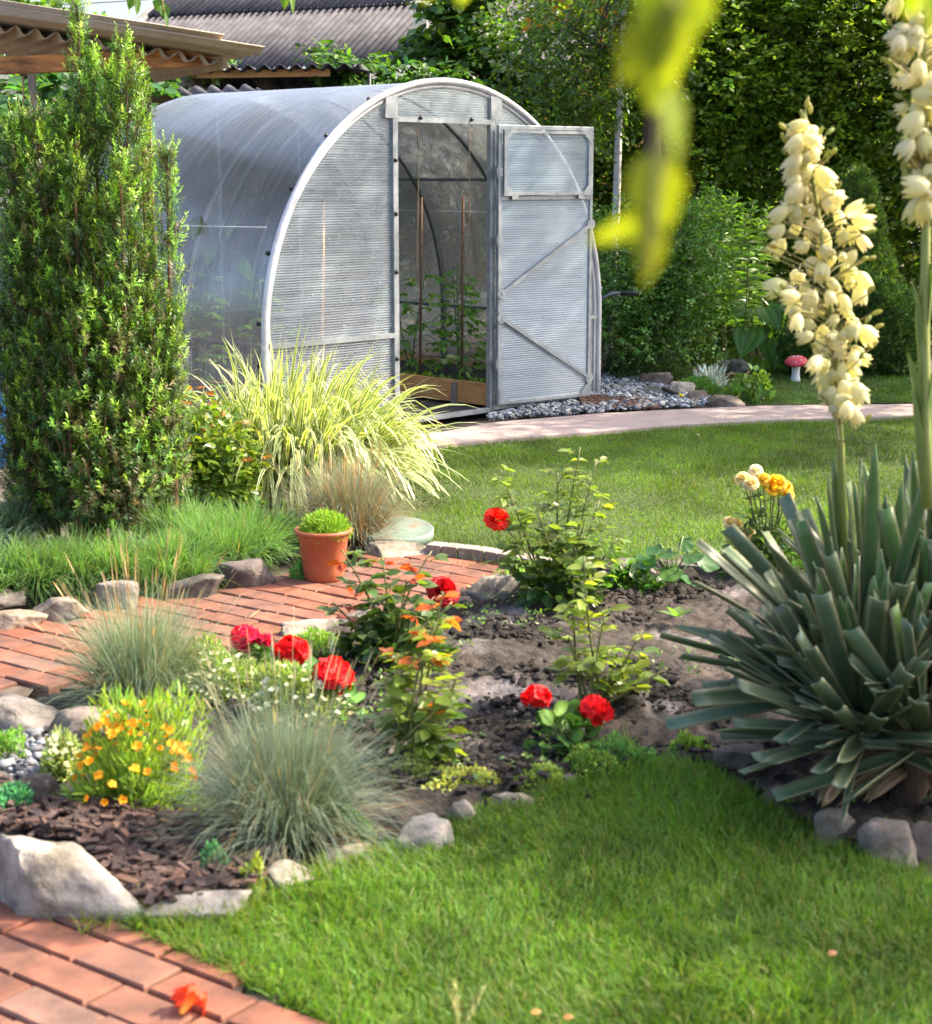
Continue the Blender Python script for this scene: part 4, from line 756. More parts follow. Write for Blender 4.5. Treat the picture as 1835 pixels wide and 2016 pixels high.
# ================================================================== ROSES, GERANIUMS
PT=[]
for t in np.linspace(0,1,6):
    for h_ in np.linspace(-1,1,5): PT.append((h_,t))
PT=np.array(PT); i_=np.arange(5)[:,None]*5+np.arange(4)[None]; PTF=np.stack([i_,i_+1,i_+6,i_+5],-1).reshape(-1,4)
def bloom(mb,c,ax,Rr,cc,g,rings=5):
    ax=nrm(ax); x=nrm(np.cross(ax,V(.3,1,.2))); y=np.cross(ax,x)
    for j in range(rings):
        f=(j+1)/rings; npet=3+j*2
        for k in range(npet):
            a0=k*2*math.pi/npet+j*1.1+g.normal(0,.15); h,t=PT[:,0],PT[:,1]; ph=a0+h*(1.9/npet+.28)*np.sin(np.minimum(1,t*1.2+.25)*math.pi*.55)
            rho=Rr*f*(.15+.85*np.sin(t*math.pi/2)**1.1)*(1+.05*np.sin(h*6+k)); z=Rr*((1.05-.45*f)*t-(.55*f*f)*t**3*(1+.3*h*h))+Rr*.06*np.sin(h*5+k*2)*t
            v=np.asarray(c)+rho[:,None]*(np.cos(ph)[:,None]*x+np.sin(ph)[:,None]*y)+z[:,None]*ax
            mb.add(v,PTF,cvar(cc,1,.22,.06,g)[0]*(0.8+.3*t[:,None]))
def gerhead(mb,c,Rr,cc,g,n=55,sz=.017):
    u=rdir(n,g); u[:,2]=u[:,2]*.6+.45; u=nrm(u)
    for q in range(n):
        ax=nrm(u[q]+g.normal(0,.25,3)); x=nrm(np.cross(ax,rdir(1,g)[0])); y=np.cross(ax,x); a=np.arange(5)*2*math.pi/5; o=x*np.cos(a)[:,None]+y*np.sin(a)[:,None]
        p=np.asarray(c)+u[q]*Rr*g.uniform(.7,1.05)*V(1,1,.85); inst(mb,T8*V(1.2,1,1),T8F,np.repeat(p[None],5,0),o+ax*.4,ax[None]+0*o,sz*.9,sz,cvar(cc,5,.15,.04,g))
def rose(label,px,py,canes,Lf,c0,c1,red=None,blooms=(),group='rose bushes',pet=.07,nod=11,t0=.2,seed=0,bush=None,bc=(.75,.01,.012),bare=()):
    g=np.random.default_rng(seed+900); b=G(px,py,.02); Y=b[1]; r=thing('rose_bush',label,'rose bush',b,group); ms,ml=MB(),MB()
    for (tx,ty,dy) in canes:
        tip=PY(tx,ty,Y+dy); bb=b+V(g.normal(0,.03),g.normal(0,.03),0); L=np.linalg.norm(tip-bb)
        compound(ms,ml,bb,tip,g.normal(0,.07,3)*L,.0055,max(5,int(1.35*nod*L/.5)),t0,pet,5,Lf,c0,c1,g,red,.25,stemc=(.13,.14,.04))
    for (tx,ty,dy) in bare:
        tip=PY(tx,ty,Y+dy); tube(ms,bez(b,(b+tip)/2+g.normal(0,.02,3),tip,8),.005,6,(.12,.13,.05))
    if bush:
        n,wp,hp=bush; S=SC(Y); u=rdir(n,g); u[:,2]=np.abs(u[:,2]); p=b+u*V(wp/2/S,wp/2.4/S,hp/S)*(1-.6*g.random((n,1))**1.4); inst(ml,T8,T8F,p,u+V(0,0,-.4)+g.normal(0,.8,(n,3)),V(0,-.2,1)+g.normal(0,.7,(n,3)),Lf*.55*(kz:=g.uniform(.5,1.15,n)),Lf*kz,cvar(c0,n,.2,.1,g))
    ms.build('canes',STEM,r); ml.build('foliage',LEAFG,r)
    for bl in blooms:
        (bx,bt,br,dy)=bl[:4]; c=PY(bx,bt,Y+dy); mb=MB(); bloom(mb,c-V(0,0,br/SC(Y)*.4),V(g.normal(0,.25),-.75,.75),br/SC(Y),bl[4] if len(bl)>4 else bc,g); f=mb.build('bloom',PETAL,r)
        mb=MB(); tube(mb,bez(c-V(0,-.01,br/SC(Y)*.5),(c+b)/2+V(0,0,.05),b,8),.003,5,(.13,.16,.05)); mb.build('flower_stalk',STEM,r)
    return r
DG=(.045,.10,.03); LG=(.13,.22,.05); YG=(.26,.36,.06); RED=(.42,.08,.03)
rose('tall rose bush with one round scarlet bloom rising from the middle of the bed',1105,1195,[(985,925,.0),(1098,930,.1),(1142,880,.12),(1175,905,.12),(1060,1010,-.1),(1215,1060,.05),(1010,1065,-.05),(1150,1030,-.1),(1000,990,.0),(1180,985,.15)],.058,(.06,.12,.035),(.2,.28,.06),None,[(978,1012,27,-.05,(.82,.025,.012))],seed=1,nod=12,bush=(240,190,85))
rose('rose bush with dark red bloom and reddish young shoots at the brick path',775,1300,[(672,1082,0),(752,1092,.05),(850,1085,.1),(800,1140,.0),(655,1185,-.05),(890,1185,.05),(720,1165,.1),(845,1215,-.1),(700,1210,.05)],.062,(.06,.12,.035),(.10,.17,.045),RED,[(872,1152,36,.12,(.42,.006,.012))],seed=2,nod=9,bush=(330,230,95))
rose('slender rose bush with coppery young leaves in front of the dark red bloom',828,1505,[(872,1165,.02),(860,1225,.0),(790,1290,.03),(900,1330,-.03),(770,1370,0),(835,1300,-.05),(880,1390,0),(800,1400,-.03)],.055,(.12,.2,.05),(.32,.4,.07),(.55,.16,.035),(),seed=3,nod=13,t0=.12)
rose('sparse yellow green rose canes right of the middle of the bed',1170,1400,[(1130,1150,0),(1150,1095,.05),(1215,1290,0),(1265,1240,.02),(1120,1255,.0),(1305,1320,.03),(1190,1215,0)],.058,(.18,.26,.06),(.32,.4,.08),None,(),seed=4,nod=9,bare=[(1275,1290,0),(1235,1310,0),(1255,1350,.02)])
rose('yellow rose bush with clustered blooms behind the yucca',1512,1132,[(1475,945,.05),(1530,950,0),(1445,1035,.02),(1560,985,.05),(1470,1055,0),(1580,1040,.05),(1510,1010,0)],.045,(.07,.14,.04),(.15,.23,.06),None,[(1462,936,16,0,(.85,.72,.36)),(1488,921,15,.03,(.85,.78,.55)),(1478,945,18,-.02,(.88,.76,.4)),(1503,938,15,0,(.85,.6,.07)),(1527,945,24,0,(.86,.55,.03)),(1543,953,19,.02,(.87,.52,.02)),(1551,970,14,0,(.86,.6,.06)),(1520,958,16,-.02,(.87,.55,.03)),(1437,1024,15,0,(.86,.72,.36)),(1451,1026,15,.02,(.87,.74,.3)),(1463,1050,18,0,(.86,.74,.34)),(1474,1045,15,.02,(.87,.76,.38)),(1456,1057,14,-.02,(.86,.74,.34))],seed=5,bush=(420,190,110))
rose('dense rose bush with coppery shoots between yew and ribbon grass',425,995,[(370,830,0),(440,790,.1),(480,830,.0),(400,760,.15),(350,760,.1),(470,880,-.05),(520,900,0),(360,880,-.05)],.055,(.12,.2,.035),(.26,.34,.05),(.38,.15,.03),(),seed=6,nod=14,bush=(900,190,215))
def geranium(label,px,py,heads,wp,hp,n,cc,seed,rb=None):
    g=np.random.default_rng(seed+70); b=G(px,py,.02); Y=b[1]; S=SC(Y); r=thing('geranium',label,'geranium',b,'red geraniums'); ml,ms=MB(),MB()
    u=rdir(n,g); u[:,2]=np.abs(u[:,2]); p=b+u*V(wp/2/S,wp/2.3/S,hp/S); th=np.linspace(0,2*np.pi,11)[:-1]
    TR=np.concatenate([[[0,0,0]],np.stack([np.cos(th)*.5,.5+np.sin(th)*.5,.07+.05*np.cos(th*5)],1)]); TRF=np.array([[0,k+1,(k+1)%10+1] for k in range(10)])
    inst(ml,TR,TRF,p,u+V(0,-.3,-.1)+g.normal(0,.4,(n,3)),V(0,-.35,1)+g.normal(0,.35,(n,3)),.055*g.uniform(.6,1.1,n),.05,cvar((.11,.24,.045),n,.2,.1,g))
    for q in p: tube(ms,[b,lerp(b,q,.5)+V(0,0,.02),q],.002,4,(.14,.22,.06))
    for hx,hy,hr,*k in heads:
        c=PY(hx,hy,Y+g.normal(0,.03)); mb=MB(); gerhead(mb,c-V(0,0,hr/S*.25),hr/S*.85,k[0] if k else cc,g,max(40,int(hr*2)),hr/S*.5); mb.build('flower_head',PETAL,r); tube(ms,bez(b,(b+c)/2+g.normal(0,.015,3),c-V(0,0,hr/S*.5),8),.003,5,(.2,.24,.07))
    ms.build('stems',STEM,r); ml.build('foliage',MATTE,r)
SCAR=(.85,.012,.016)
geranium('geranium with crimson double head, leftmost of three beside the brick path',490,1335,[(480,1252,31,(.68,.008,.06)),(523,1258,17,(.62,.008,.06))],120,50,34,SCAR,1)
geranium('geranium with scarlet head, middle one of three beside the brick path',578,1360,[(575,1277,36)],120,50,34,SCAR,2)
geranium('geranium with scarlet head, right one of three, in front of the left rose bush',650,1415,[(655,1325,41)],120,55,34,SCAR,3)
geranium('small geranium with two scarlet heads alone on the soil in the front of the bed',1113,1475,[(1057,1369,30),(1172,1391,33)],115,70,52,SCAR,4)
# mallow & companions
b=G(1325,1168,.02); r=thing('mallow_plant','young mallow with lobed round leaves at the back of the bed','mallow',b); ms,ml=MB(),MB(); th=np.linspace(0,2*np.pi,16)[:-1]
TR=np.concatenate([[[0,0,0]],np.stack([np.cos(th)*.5*(1+.12*np.cos(th*5)),.42+np.sin(th)*.5*(1+.12*np.cos(th*5)),.05+.05*np.cos(th*5)],1)]); TRF=np.array([[0,k+1,(k+1)%15+1] for k in range(15)])
for px,py,sz in((1340,1130,.085),(1288,1092,.09),(1378,1098,.08),(1322,1078,.065),(1345,1055,.06),(1300,1070,.07),(1355,1085,.08),(1310,1110,.09),(1270,1115,.08)):
    p=PY(px,py,b[1]+rng.normal(0,.04)); o=nrm(p-b); inst(ml,TR,TRF,p[None]-V(0,0,sz*.2),(o*V(1,1,0)+V(rng.normal(0,.3),-.4,-.15))[None],V(rng.normal(0,.3),-.55,1)[None],sz,sz,cvar((.06,.15,.035),1,.12)[0]); tube(ms,bez(b,b+V(0,0,.08)+o*.03,p,6),.003,5,(.14,.22,.07))
ms.build('stems',STEM,r); ml.build('foliage',LEAF,r)
mound('strawberry_plant','low leafy strawberry left of the mallow','strawberry plant',1245,1180,85,60,240,.05,.035,(.09,.2,.035),(T8,T8F))
for px,py,lb in((1332,1215,'three leaved seedling in front of the mallow'),(1235,1475,'bright grass seedling beside the small geranium'),(1400,1445,'')):
    if lb and 'grass' in lb: mb=MB(); tuft(mb,G(px,py,.02),9,.01,.1,.004,(.25,.38,.05),.35,.5,.02); tag(mb.build('grass_seedling',GRASSM),lb,'seedling')
    elif lb: mb=MB(); p=G(px,py,.05); inst(mb,T8,T8F,np.repeat(p[None],6,0),np.array([[1,0,.5],[-1,.2,.4],[.1,-1,.4],[.3,1,.5],[.8,-.6,.8],[-.6,-.5,.9]]),V(0,0,1)+np.zeros((6,3)),.04,.07,cvar((.14,.25,.06),6)); tag(mb.build('seedling',LEAF),lb,'seedling')

# ================================================================== YUCCAS
def yucca(label,px,py,n,L,seed,heads,lean=0,zb=.06,rt=.05):
    g=np.random.default_rng(seed+40); b=G(px,py); r=thing('yucca',label,'yucca',b,'yuccas'); mb=MB()
    for (ox,oy,oz,m,l0,l1,up) in heads:
        c=b+V(ox,oy,oz); th=np.linspace(.02,1,m)**.85*R(99)+g.normal(0,.12,m); az=np.arange(m)*2.39996+g.normal(0,.45,m)
        d=np.stack([np.sin(th)*np.cos(az),np.sin(th)*np.sin(az),np.cos(th)*up+.05],1); ba=c+np.stack([np.cos(az)*rt,np.sin(az)*rt,(.14*(1-th/2.1))],1)
        Ls=g.uniform(l0,l1,m)*(1-.12*(th/2)); Ws=g.uniform(.034,.050,m)
        k0=cvar((.07,.11,.05),m,.15,.06,g); k1=cvar((.115,.165,.09),m,.16,.06,g); yo=th<.5; k1[yo]=cvar((.10,.2,.05),yo.sum(),.12,.05,g); pt=(g.random(m)<.2)|(th<.35)
        for msk,pf in((~pt,'strap'),(pt,'point')):
            if msk.any(): blades(mb,ba[msk],d[msk],Ls[msk],Ws[msk],g.uniform(-.06,.13,msk.sum()),9,k0[msk],k1[msk],5,pf,np.array([[.24,.24,.13],[np.nan]*3,[np.nan]*3,[np.nan]*3,[.24,.24,.13]]),.5,.2,g)
        dd_=g.uniform(0,6.28,16); dd_[4:]=dd_[:4].repeat(3)+.1
        blades(mb,c+np.stack([np.cos(dd_)*.05,np.sin(dd_)*.05,0*dd_-.03],1),np.stack([np.cos(dd_),np.sin(dd_),-.35+0*dd_],1),g.uniform(.10,.2,16),g.uniform(.02,.035,16),np.full(16,.5),6,cvar((.3,.19,.09),16,.2,.05,g),cvar((.38,.25,.13),16,.2,.05,g),3,'point',None,.4,.3,g)
    mb.build('leaves',YUC,r,solid=.003)
    mb=MB(); 
    for (ox,oy,oz,*_) in heads: tube(mb,[b+V(ox*.6,oy*.6,-.02),b+V(ox,oy,oz),b+V(ox,oy,oz+.1)],[.04,.04,.02],10,(.12,.08,.05))
    mb.build('trunk',BARK,r); return r,b
def bellv(Lb,Rb,n=12,m=7):
    s=np.linspace(0,1,m); th=np.linspace(0,2*np.pi,n,endpoint=False); pr=np.interp(s,[0,.12,.35,.65,.85,1],[.12,.55,.92,1,.93,.82]); c6=np.cos(6*th)
    rr=Rb*pr[:,None]*(1+(.05+.1*s[:,None]**2)*c6[None]); z=-Lb*(s[:,None]+.17*(s[:,None]**3)*c6[None])
    v=np.stack([rr*np.cos(th),rr*np.sin(th),z],-1).reshape(-1,3); i=np.arange(m-1)[:,None]*n; j=np.arange(n)[None]; j2=(j+1)%n
    return v,np.stack([i+j,i+j2,i+n+j2,i+n+j],-1).reshape(-1,4)
BV,BF=bellv(1,1)
def bells(mb,pos,ax,Lb,Rb,c,g):
    N=len(pos); inst(mb,BV,BF,pos,rdir(N,g),-np.asarray(ax),Rb,Rb,c,sz=Lb)
def stalk(parent,pts,outline,Y,nb,Lb,Rb,g,r0=.011,nbuds=60,bracts=()):
    P=np.array([PY(x,y,Y+dy) for x,y,dy in pts]); ms=MB(); 
    yy=np.array([p[1] for p in pts],float); rad=np.interp(yy,[yy.min(),yy.max()],[.003,r0]); tube(ms,P,rad,10,np.array([lerp((.30,.32,.1),(.22,.27,.07),t) for t in np.linspace(1,0,len(P))]))
    st=ms.build('flower_stalk',STEM,parent)
    mb=MB(); md=MB(); mr=MB(); pos=[];ax=[];sz=[]
    bz=[];bd=[]
    for k in range(nb):
        f=(k+g.random())/nb; py=-26+np.interp(f,np.linspace(0,1,len(outline)),[o[0] for o in outline]); xl=np.interp(py,[o[0] for o in outline],[o[1] for o in outline]); xr=np.interp(py,[o[0] for o in outline],[o[2] for o in outline])
        xs=np.interp(py,yy[np.argsort(yy)],np.array([p[0] for p in pts])[np.argsort(yy)]); sgn=g.random(); px=lerp(xl,xr,sgn); e=PY(px,py,Y+g.normal(0,.04)); s=PY(xs,py+22,Y)
        pos.append(e); ax.append(V(g.normal(0,.4)+(px-xs)/140*.6,g.normal(0,.4),-1)); sz.append(g.uniform(.65,1.15))
        tube(mr,bez(s,lerp(s,e,.6)+V(0,0,.018),e+V(0,0,.004),6),.0016,4,(.28,.26,.10),cap=False)
    pos=np.array(pos);ax=nrm(np.array(ax));sz=np.array(sz); v=g.random(len(pos))[:,None]
    cb=lerp((.86,.83,.62),(.78,.79,.46),v)*g.normal(1,.05,(len(pos),1))
    od=np.argsort(pos[:,1]+.3*np.abs(pos[:,2]-pos[:,2].mean())*0); pos=pos[od]; ax=ax[od]; sz=sz[od]; cb=cb[od]
    for k in range(min(95,len(pos))): mb=MB(); bells(mb,pos[k:k+1],ax[k:k+1],Lb*sz[k:k+1],Rb*sz[k:k+1]*g.uniform(.85,1.1),cb[k:k+1],g); mb.build('bell_flower',CREAM,st)
    mb=MB(); bells(mb,pos[95:],ax[95:],Lb*sz[95:],Rb*sz[95:],cb[95:],g); tag(mb.build('bell_flowers',CREAM,st),kind='stuff')
    for k in range(nbuds):
        o=outline[g.integers(len(outline)-1)]; t=g.random(); py=o[0]+g.uniform(-10,40); side=g.random()<.5; px=(o[1] if side else o[2])+(-1 if side else 1)*g.uniform(-4,18); xs=np.interp(py,yy[np.argsort(yy)],np.array([p[0] for p in pts])[np.argsort(yy)])
        e=PY(px,py,Y+g.normal(0,.03)); s=PY(xs,py+45,Y); dv=nrm(e-s+V(0,0,.01)); tube(mr,bez(s,lerp(s,e,.5),e,5),.0018,4,(.3,.27,.1),cap=False); L=g.uniform(.018,.03)
        md=MB(); lathe(md,[(0,0),(.0045,L*.2),(.0058,L*.5),(.004,L*.85),(0,L)],e,7,cvar((.42,.45,.15),1,.15,.1,g)[0],axis=dv+V(0,0,-.3 if g.random()<.5 else .5)); md.build('bud',CREAM,st)
    # top buds
    for k in range(7): a=P[np.argmin(yy)]+V(g.normal(0,.006),g.normal(0,.006),-.012*k); md=MB(); lathe(md,[(0,0),(.005,.006),(.006,.014),(.003,.026),(0,.03)],a,7,(.45,.45,.17),axis=V(g.normal(0,.5),g.normal(0,.4),1)); md.build('bud',CREAM,st)
    mr.build('pedicels',STEM,st)
    if bracts:
        mb=MB()
        for x,y0,y1,lean in bracts:
            a=PY(x,y1,Y); e=PY(x+lean,y0,Y); d=e-a; L=np.linalg.norm(d); blades(mb,a[None],(d/L+V(0,-.05,0))[None],np.array([L]),np.array([.03]),np.array([.12]),7,np.array([[.14,.2,.05]]),np.array([[.17,.25,.07]]),5,'point',None,.05,.25,g)
        mb.build('bracts',YUC,st)
gY=np.random.default_rng(3)
r1,b1=yucca('flowering yucca with a complete cream flower spike, left one of two',1700,1585,0,0,1,[(-.01,.0,.14,120,.31,.42,1.0),(.03,.16,.22,75,.38,.55,1.1),(.12,-.08,.15,50,.28,.40,.9)])
stalk(r1,[(1662,1150,.1),(1655,880,.06),(1648,760,.02),(1640,640,0),(1622,500,0),(1605,380,0),(1590,290,0),(1585,215,0)],[(262,1565,1612),(300,1560,1622),(360,1568,1634),(420,1545,1690),(480,1535,1692),(560,1550,1705),(620,1572,1702),(680,1608,1695),(750,1630,1692),(800,1640,1690),(835,1640,1670)],b1[1]+.02,165,.045,.0178,gY,.012,48)
r2,b2=yucca('yucca cut by the right picture edge, its spike taller than the frame',1850,1560,0,0,2,[(-.0,.05,.2,90,.42,.58,1.05)])
stalk(r2,[(1826,1000,.0),(1822,860,0),(1820,640,0),(1824,420,0),(1822,250,0),(1818,60,0),(1812,-150,0),(1808,-320,0)],[(-250,1770,1850),(-100,1765,1870),(40,1768,1890),(120,1775,1900),(200,1785,1890),(280,1795,1880),(340,1800,1870),(420,1805,1850)],3.72,150,.047,.0188,gY,.0145,70,[(1815,545,700,-22),(1812,590,730,-10),(1818,690,860,-32),(1830,500,640,12),(1828,720,900,14),(1812,760,960,-18)])

# ================================================================== SHRUBS AND TREES BEHIND
def crown(ml,blobs,n,m,L,W,c,g,spray=.28,droop=.35,v=.25,T=(T4,T4F),ms=None,hue=.12,out=.45,inner=.0):
    """leafy sprays spread through ellipsoids; n sprays in all, m leaves each"""
    vol=np.array([r[0]*r[2]+r[1]*r[2]+r[0]*r[1] for _,r in blobs]); ks=g.choice(len(blobs),n,p=vol/vol.sum())
    C=np.array([b for b,_ in blobs])[ks]; RR=np.array([r for _,r in blobs])[ks]; u=rdir(n,g); q=(inner+(1-inner)*g.random((n,1))**.4)
    o=C+u*RR*q*(1+.18*sn(u*2+C,1.5,5)[:,None]); d=nrm(u*out+g.normal(0,.5,(n,3))+V(0,0,.25)); ln=g.uniform(.6,1.3,n)*spray
    t=np.tile((np.arange(m)+.5)/m,n); si=np.repeat(np.arange(n),m); p=o[si]+d[si]*(ln[si]*t)[:,None]; p[:,2]-=droop*ln[si]*t*t
    N=n*m; s=nrm(np.cross(d[si],V(0,0,1)+g.normal(0,.3,(N,3))))*np.where(np.arange(N)%2==0,1,-1)[:,None]
    yd=d[si]*.55+s+V(0,0,-droop*.8)+g.normal(0,.25,(N,3)); zd=V(0,0,.75)+u[si]*.4+g.normal(0,.5,(N,3)); sz=g.uniform(.7,1.2,N)
    cl=cvar(c,n,v,hue,g)[si]*g.normal(1,.13,(N,1)).clip(.6,1.5)
    inst(ml,T[0],T[1],p,yd,zd,sz*W,sz*L,cl)
    if ms is not None:
        for k in range(0,n,6): tube(ms,[o[k]-d[k]*.08,o[k]+d[k]*ln[k]*.9+V(0,0,-droop*ln[k]*.5)],[.004,.0015],3,(.1,.075,.045),cap=False)
    return o
def shrub(name,label,cat,base,blobs,n,m,L,W,c,seed,group=None,trunks=3,tr=.03,mat=LEAFG,bark=BARK,limbs=10,**k):
    g=np.random.default_rng(seed+300); base=np.asarray(base,float); r=thing(name,label,cat,base,group); ml,ms=MB(),MB()
    o=crown(ml,[(np.asarray(b,float),np.asarray(q,float)) for b,q in blobs],n,m,L,W,c,g,ms=ms,**k)
    if name=='mock_orange': crown(ml,[(np.asarray(b,float),np.asarray(q,float)*V(1.12,1.6,1.12)) for b,q in blobs],n//4,9,L,W,np.asarray(c)*1.25,g,spray=.34,inner=.9)  # outer sprays coloured lighter to stand for sunlit leaves
    cc=np.mean([b for b,_ in blobs],0)
    mt=MB()
    for t in range(trunks):
        b0=base+V(g.normal(0,.08),g.normal(0,.08),0)*(trunks>1); top=np.asarray(blobs[t%len(blobs)][0])+V(0,0,blobs[t%len(blobs)][1][2]*.5); P=bez(b0,lerp(b0,top,.5)+V(g.normal(0,.08),g.normal(0,.08),.1),top,10); tube(mt,P,np.linspace(tr,tr*.3,10),8,(.12,.08,.05))
        for q in range(limbs): j=g.integers(len(o)); s=P[g.integers(3,9)]; tube(mt,bez(s,lerp(s,o[j],.5)+V(0,0,.1),o[j],6),np.linspace(tr*.35,.003,6),5,(.12,.08,.05),cap=False)
    mt.build('trunk',bark,r); ml.build('crown',mat,r); ms.build('twigs',STEM,r); return r
# big hedge shrubs (mock orange) forming the green wall on the right
HC=(.19,.3,.04)
def hb(px,py,Y,rx,rz,ry=.55): return (PY(px,py,Y+1.2),(rx*1.08,ry*.75,rz*1.08))
HG='tall flowering shrubs forming the green wall behind the lawn'
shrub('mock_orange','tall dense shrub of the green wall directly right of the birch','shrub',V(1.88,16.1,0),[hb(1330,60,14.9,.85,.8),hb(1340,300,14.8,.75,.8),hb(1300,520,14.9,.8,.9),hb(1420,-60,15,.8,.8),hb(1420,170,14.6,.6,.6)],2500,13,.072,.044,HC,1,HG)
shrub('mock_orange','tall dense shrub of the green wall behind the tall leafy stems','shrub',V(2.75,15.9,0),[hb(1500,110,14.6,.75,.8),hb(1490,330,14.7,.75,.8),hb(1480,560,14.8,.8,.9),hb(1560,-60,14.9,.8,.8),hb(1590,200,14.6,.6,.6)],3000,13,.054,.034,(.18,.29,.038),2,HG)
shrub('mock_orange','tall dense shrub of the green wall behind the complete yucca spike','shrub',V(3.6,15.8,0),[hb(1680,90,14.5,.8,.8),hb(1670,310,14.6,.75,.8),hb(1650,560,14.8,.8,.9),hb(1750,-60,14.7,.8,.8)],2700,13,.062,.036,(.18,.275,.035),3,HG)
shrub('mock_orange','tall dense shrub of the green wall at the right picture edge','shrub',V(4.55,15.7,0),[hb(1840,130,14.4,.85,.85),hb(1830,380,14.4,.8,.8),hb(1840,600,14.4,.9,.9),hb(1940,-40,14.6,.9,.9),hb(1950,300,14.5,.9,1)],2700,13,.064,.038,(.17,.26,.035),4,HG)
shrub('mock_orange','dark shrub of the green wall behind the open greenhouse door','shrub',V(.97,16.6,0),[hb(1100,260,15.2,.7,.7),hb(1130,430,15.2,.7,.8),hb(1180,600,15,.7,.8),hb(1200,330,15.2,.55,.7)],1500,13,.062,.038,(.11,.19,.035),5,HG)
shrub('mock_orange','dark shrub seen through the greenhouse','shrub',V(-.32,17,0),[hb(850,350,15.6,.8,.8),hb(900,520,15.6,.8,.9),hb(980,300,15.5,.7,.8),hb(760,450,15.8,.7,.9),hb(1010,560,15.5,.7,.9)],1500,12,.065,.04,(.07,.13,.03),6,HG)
# lilac
shrub('lilac_bush','lilac bush with heart shaped leaves rising behind the greenhouse ridge','shrub',V(.05,16.2,0),[hb(920,70,15,.36,.42,.35),hb(960,150,14.9,.5,.25,.4),hb(860,120,15,.3,.22,.3),hb(905,-40,15,.3,.3,.3),hb(1010,190,14.8,.35,.2,.3)],470,8,.10,.078,(.075,.16,.03),7,None,4,.02,spray=.3,T=(T8,T8F),limbs=8)
# birch
bt=PY(1214,405,14.3); g=np.random.default_rng(77); r=thing('birch_tree','slender white barked birch behind the open greenhouse door','birch',V(bt[0]-.03,14.3,0))
P=np.array([V(bt[0]-.05,14.3,0)]+[PY(x,y,14.3) for x,y in((1214,400),(1217,280),(1222,170),(1226,60),(1232,-80),(1238,-300))]); mt=MB(); 
PP=np.array([np.interp(np.linspace(0,6,40),np.arange(7),P[:,k]) for k in range(3)]).T; rad=np.linspace(.036,.018,40); tube(mt,PP,rad,12); trk=mt.build('trunk',BIRCH,r)
mb=MB()
for k in range(34):
    q=g.uniform(.05,.8); p=np.array([np.interp(q*39,np.arange(40),PP[:,j]) for j in range(3)]); a=g.uniform(-2.9,-.2); rr=.0365-.018*q; w_=g.uniform(.15,.5)
    pts=[p+V(math.cos(a+x)*rr,math.sin(a+x)*rr,0) for x in np.linspace(-w_,w_,5)]; tube(mb,pts,[.001,.0035,.005,.0035,.001],4)
mb.build('bark_scar',BLACK,trk); ml,ms=MB(),MB()
bl=[(PY(x,y,14.3+dy),(rx,.4,rz)) for x,y,rx,rz,dy in((1120,40,.42,.3,0),(1060,110,.35,.25,-.2),(1170,130,.33,.35,.1),(1090,190,.4,.25,0),(1230,-40,.5,.4,0),(1160,240,.25,.25,-.1),(1040,20,.3,.2,.1),(1250,120,.2,.4,.2))]
o=crown(ml,bl,620,12,.05,.034,(.10,.18,.035),g,.34,.8,ms=ms); 
for k in range(26): j=g.integers(len(o)); s=PP[g.integers(20,39)]; tube(mt:=MB(),bez(s,lerp(s,o[j],.6)+V(0,0,.12),o[j],8),np.linspace(.011,.003,8),5,(.1,.07,.05)) or ms.v.extend([]); ms.add(np.concatenate(mt.v),[f for f,_ in mt.f],np.concatenate(mt.c))
ml.build('crown',LEAFG,r); ms.build('branches',STEM,r)
# brown trunk half hidden in the wall; unseen crown added to shade the greenhouse
r=thing('old_tree','brown barked tree trunk standing in the green wall','tree',V(1.62,14.2,0)); mb=MB(); P=np.array([PY(x,y,14.1) for x,y in((1283,720),(1283,500),(1283,330),(1284,220),(1290,100))]); tube(mb,P,[.09,.085,.075,.07,.05],12); mb.build('trunk',BARK,r); ml=MB(); crown(ml,[(PY(1290,60,14.1),(.4,.3,.5))],120,11,.06,.04,(.07,.14,.02),g); crown(ml,[(V(3.4,13.8,4.8),(1.5,.9,.95)),(V(2.0,13.9,4.5),(1.0,.7,.75)),(V(4.6,13.4,4.6),(1.0,.9,.8))],1500,10,.08,.05,(.08,.15,.025),g); [tube(mb2:=MB(),bez(P[4],lerp(P[4],V(*q),.5)+V(0,0,.3),V(*q),8),np.linspace(.045,.01,8),7) or mb2.build('limb',BARK,r) for q in ((3.6,13.9,4.9),(2.2,13.9,4.6),(4.5,13.5,4.7))]; ml.build('crown',LEAFG,r)
# climbing vine on its frame by the shed
g=np.random.default_rng(78); r=thing('climbing_vine','virginia creeper scrambling over a metal frame behind the greenhouse','vine',PY(680,200,14.6)*V(1,1,0)); ml,ms=MB(),MB()
crown(ml,[(PY(660,140,14.6),(.2,.2,.14)),(PY(720,150,14.6),(.25,.2,.1)),(PY(790,160,14.7),(.3,.2,.1)),(PY(640,120,14.6),(.1,.15,.1)),(PY(850,170,14.7),(.3,.2,.12))],150,9,.085,.04,(.075,.17,.03),g,.25,.5,T=(T8,T8F),ms=ms)
for e in((604,98),(615,112),(682,95)): p=PY(640,140,14.6); tube(ms,bez(p,lerp(p,PY(*e,14.6),.6)+V(0,0,.06),PY(*e,14.6),7),.005,4,(.3,.4,.06)); n=8; inst(ml,T8,T8F,lerp(p,PY(*e,14.6),np.linspace(.5,1,n)[:,None]),rdir(n,g),V(0,0,1)+rdir(n,g)*.4,.03,.055,cvar((.25,.36,.05),n))
ml.build('foliage',LEAF,r); ms.build('stems',STEM,r)
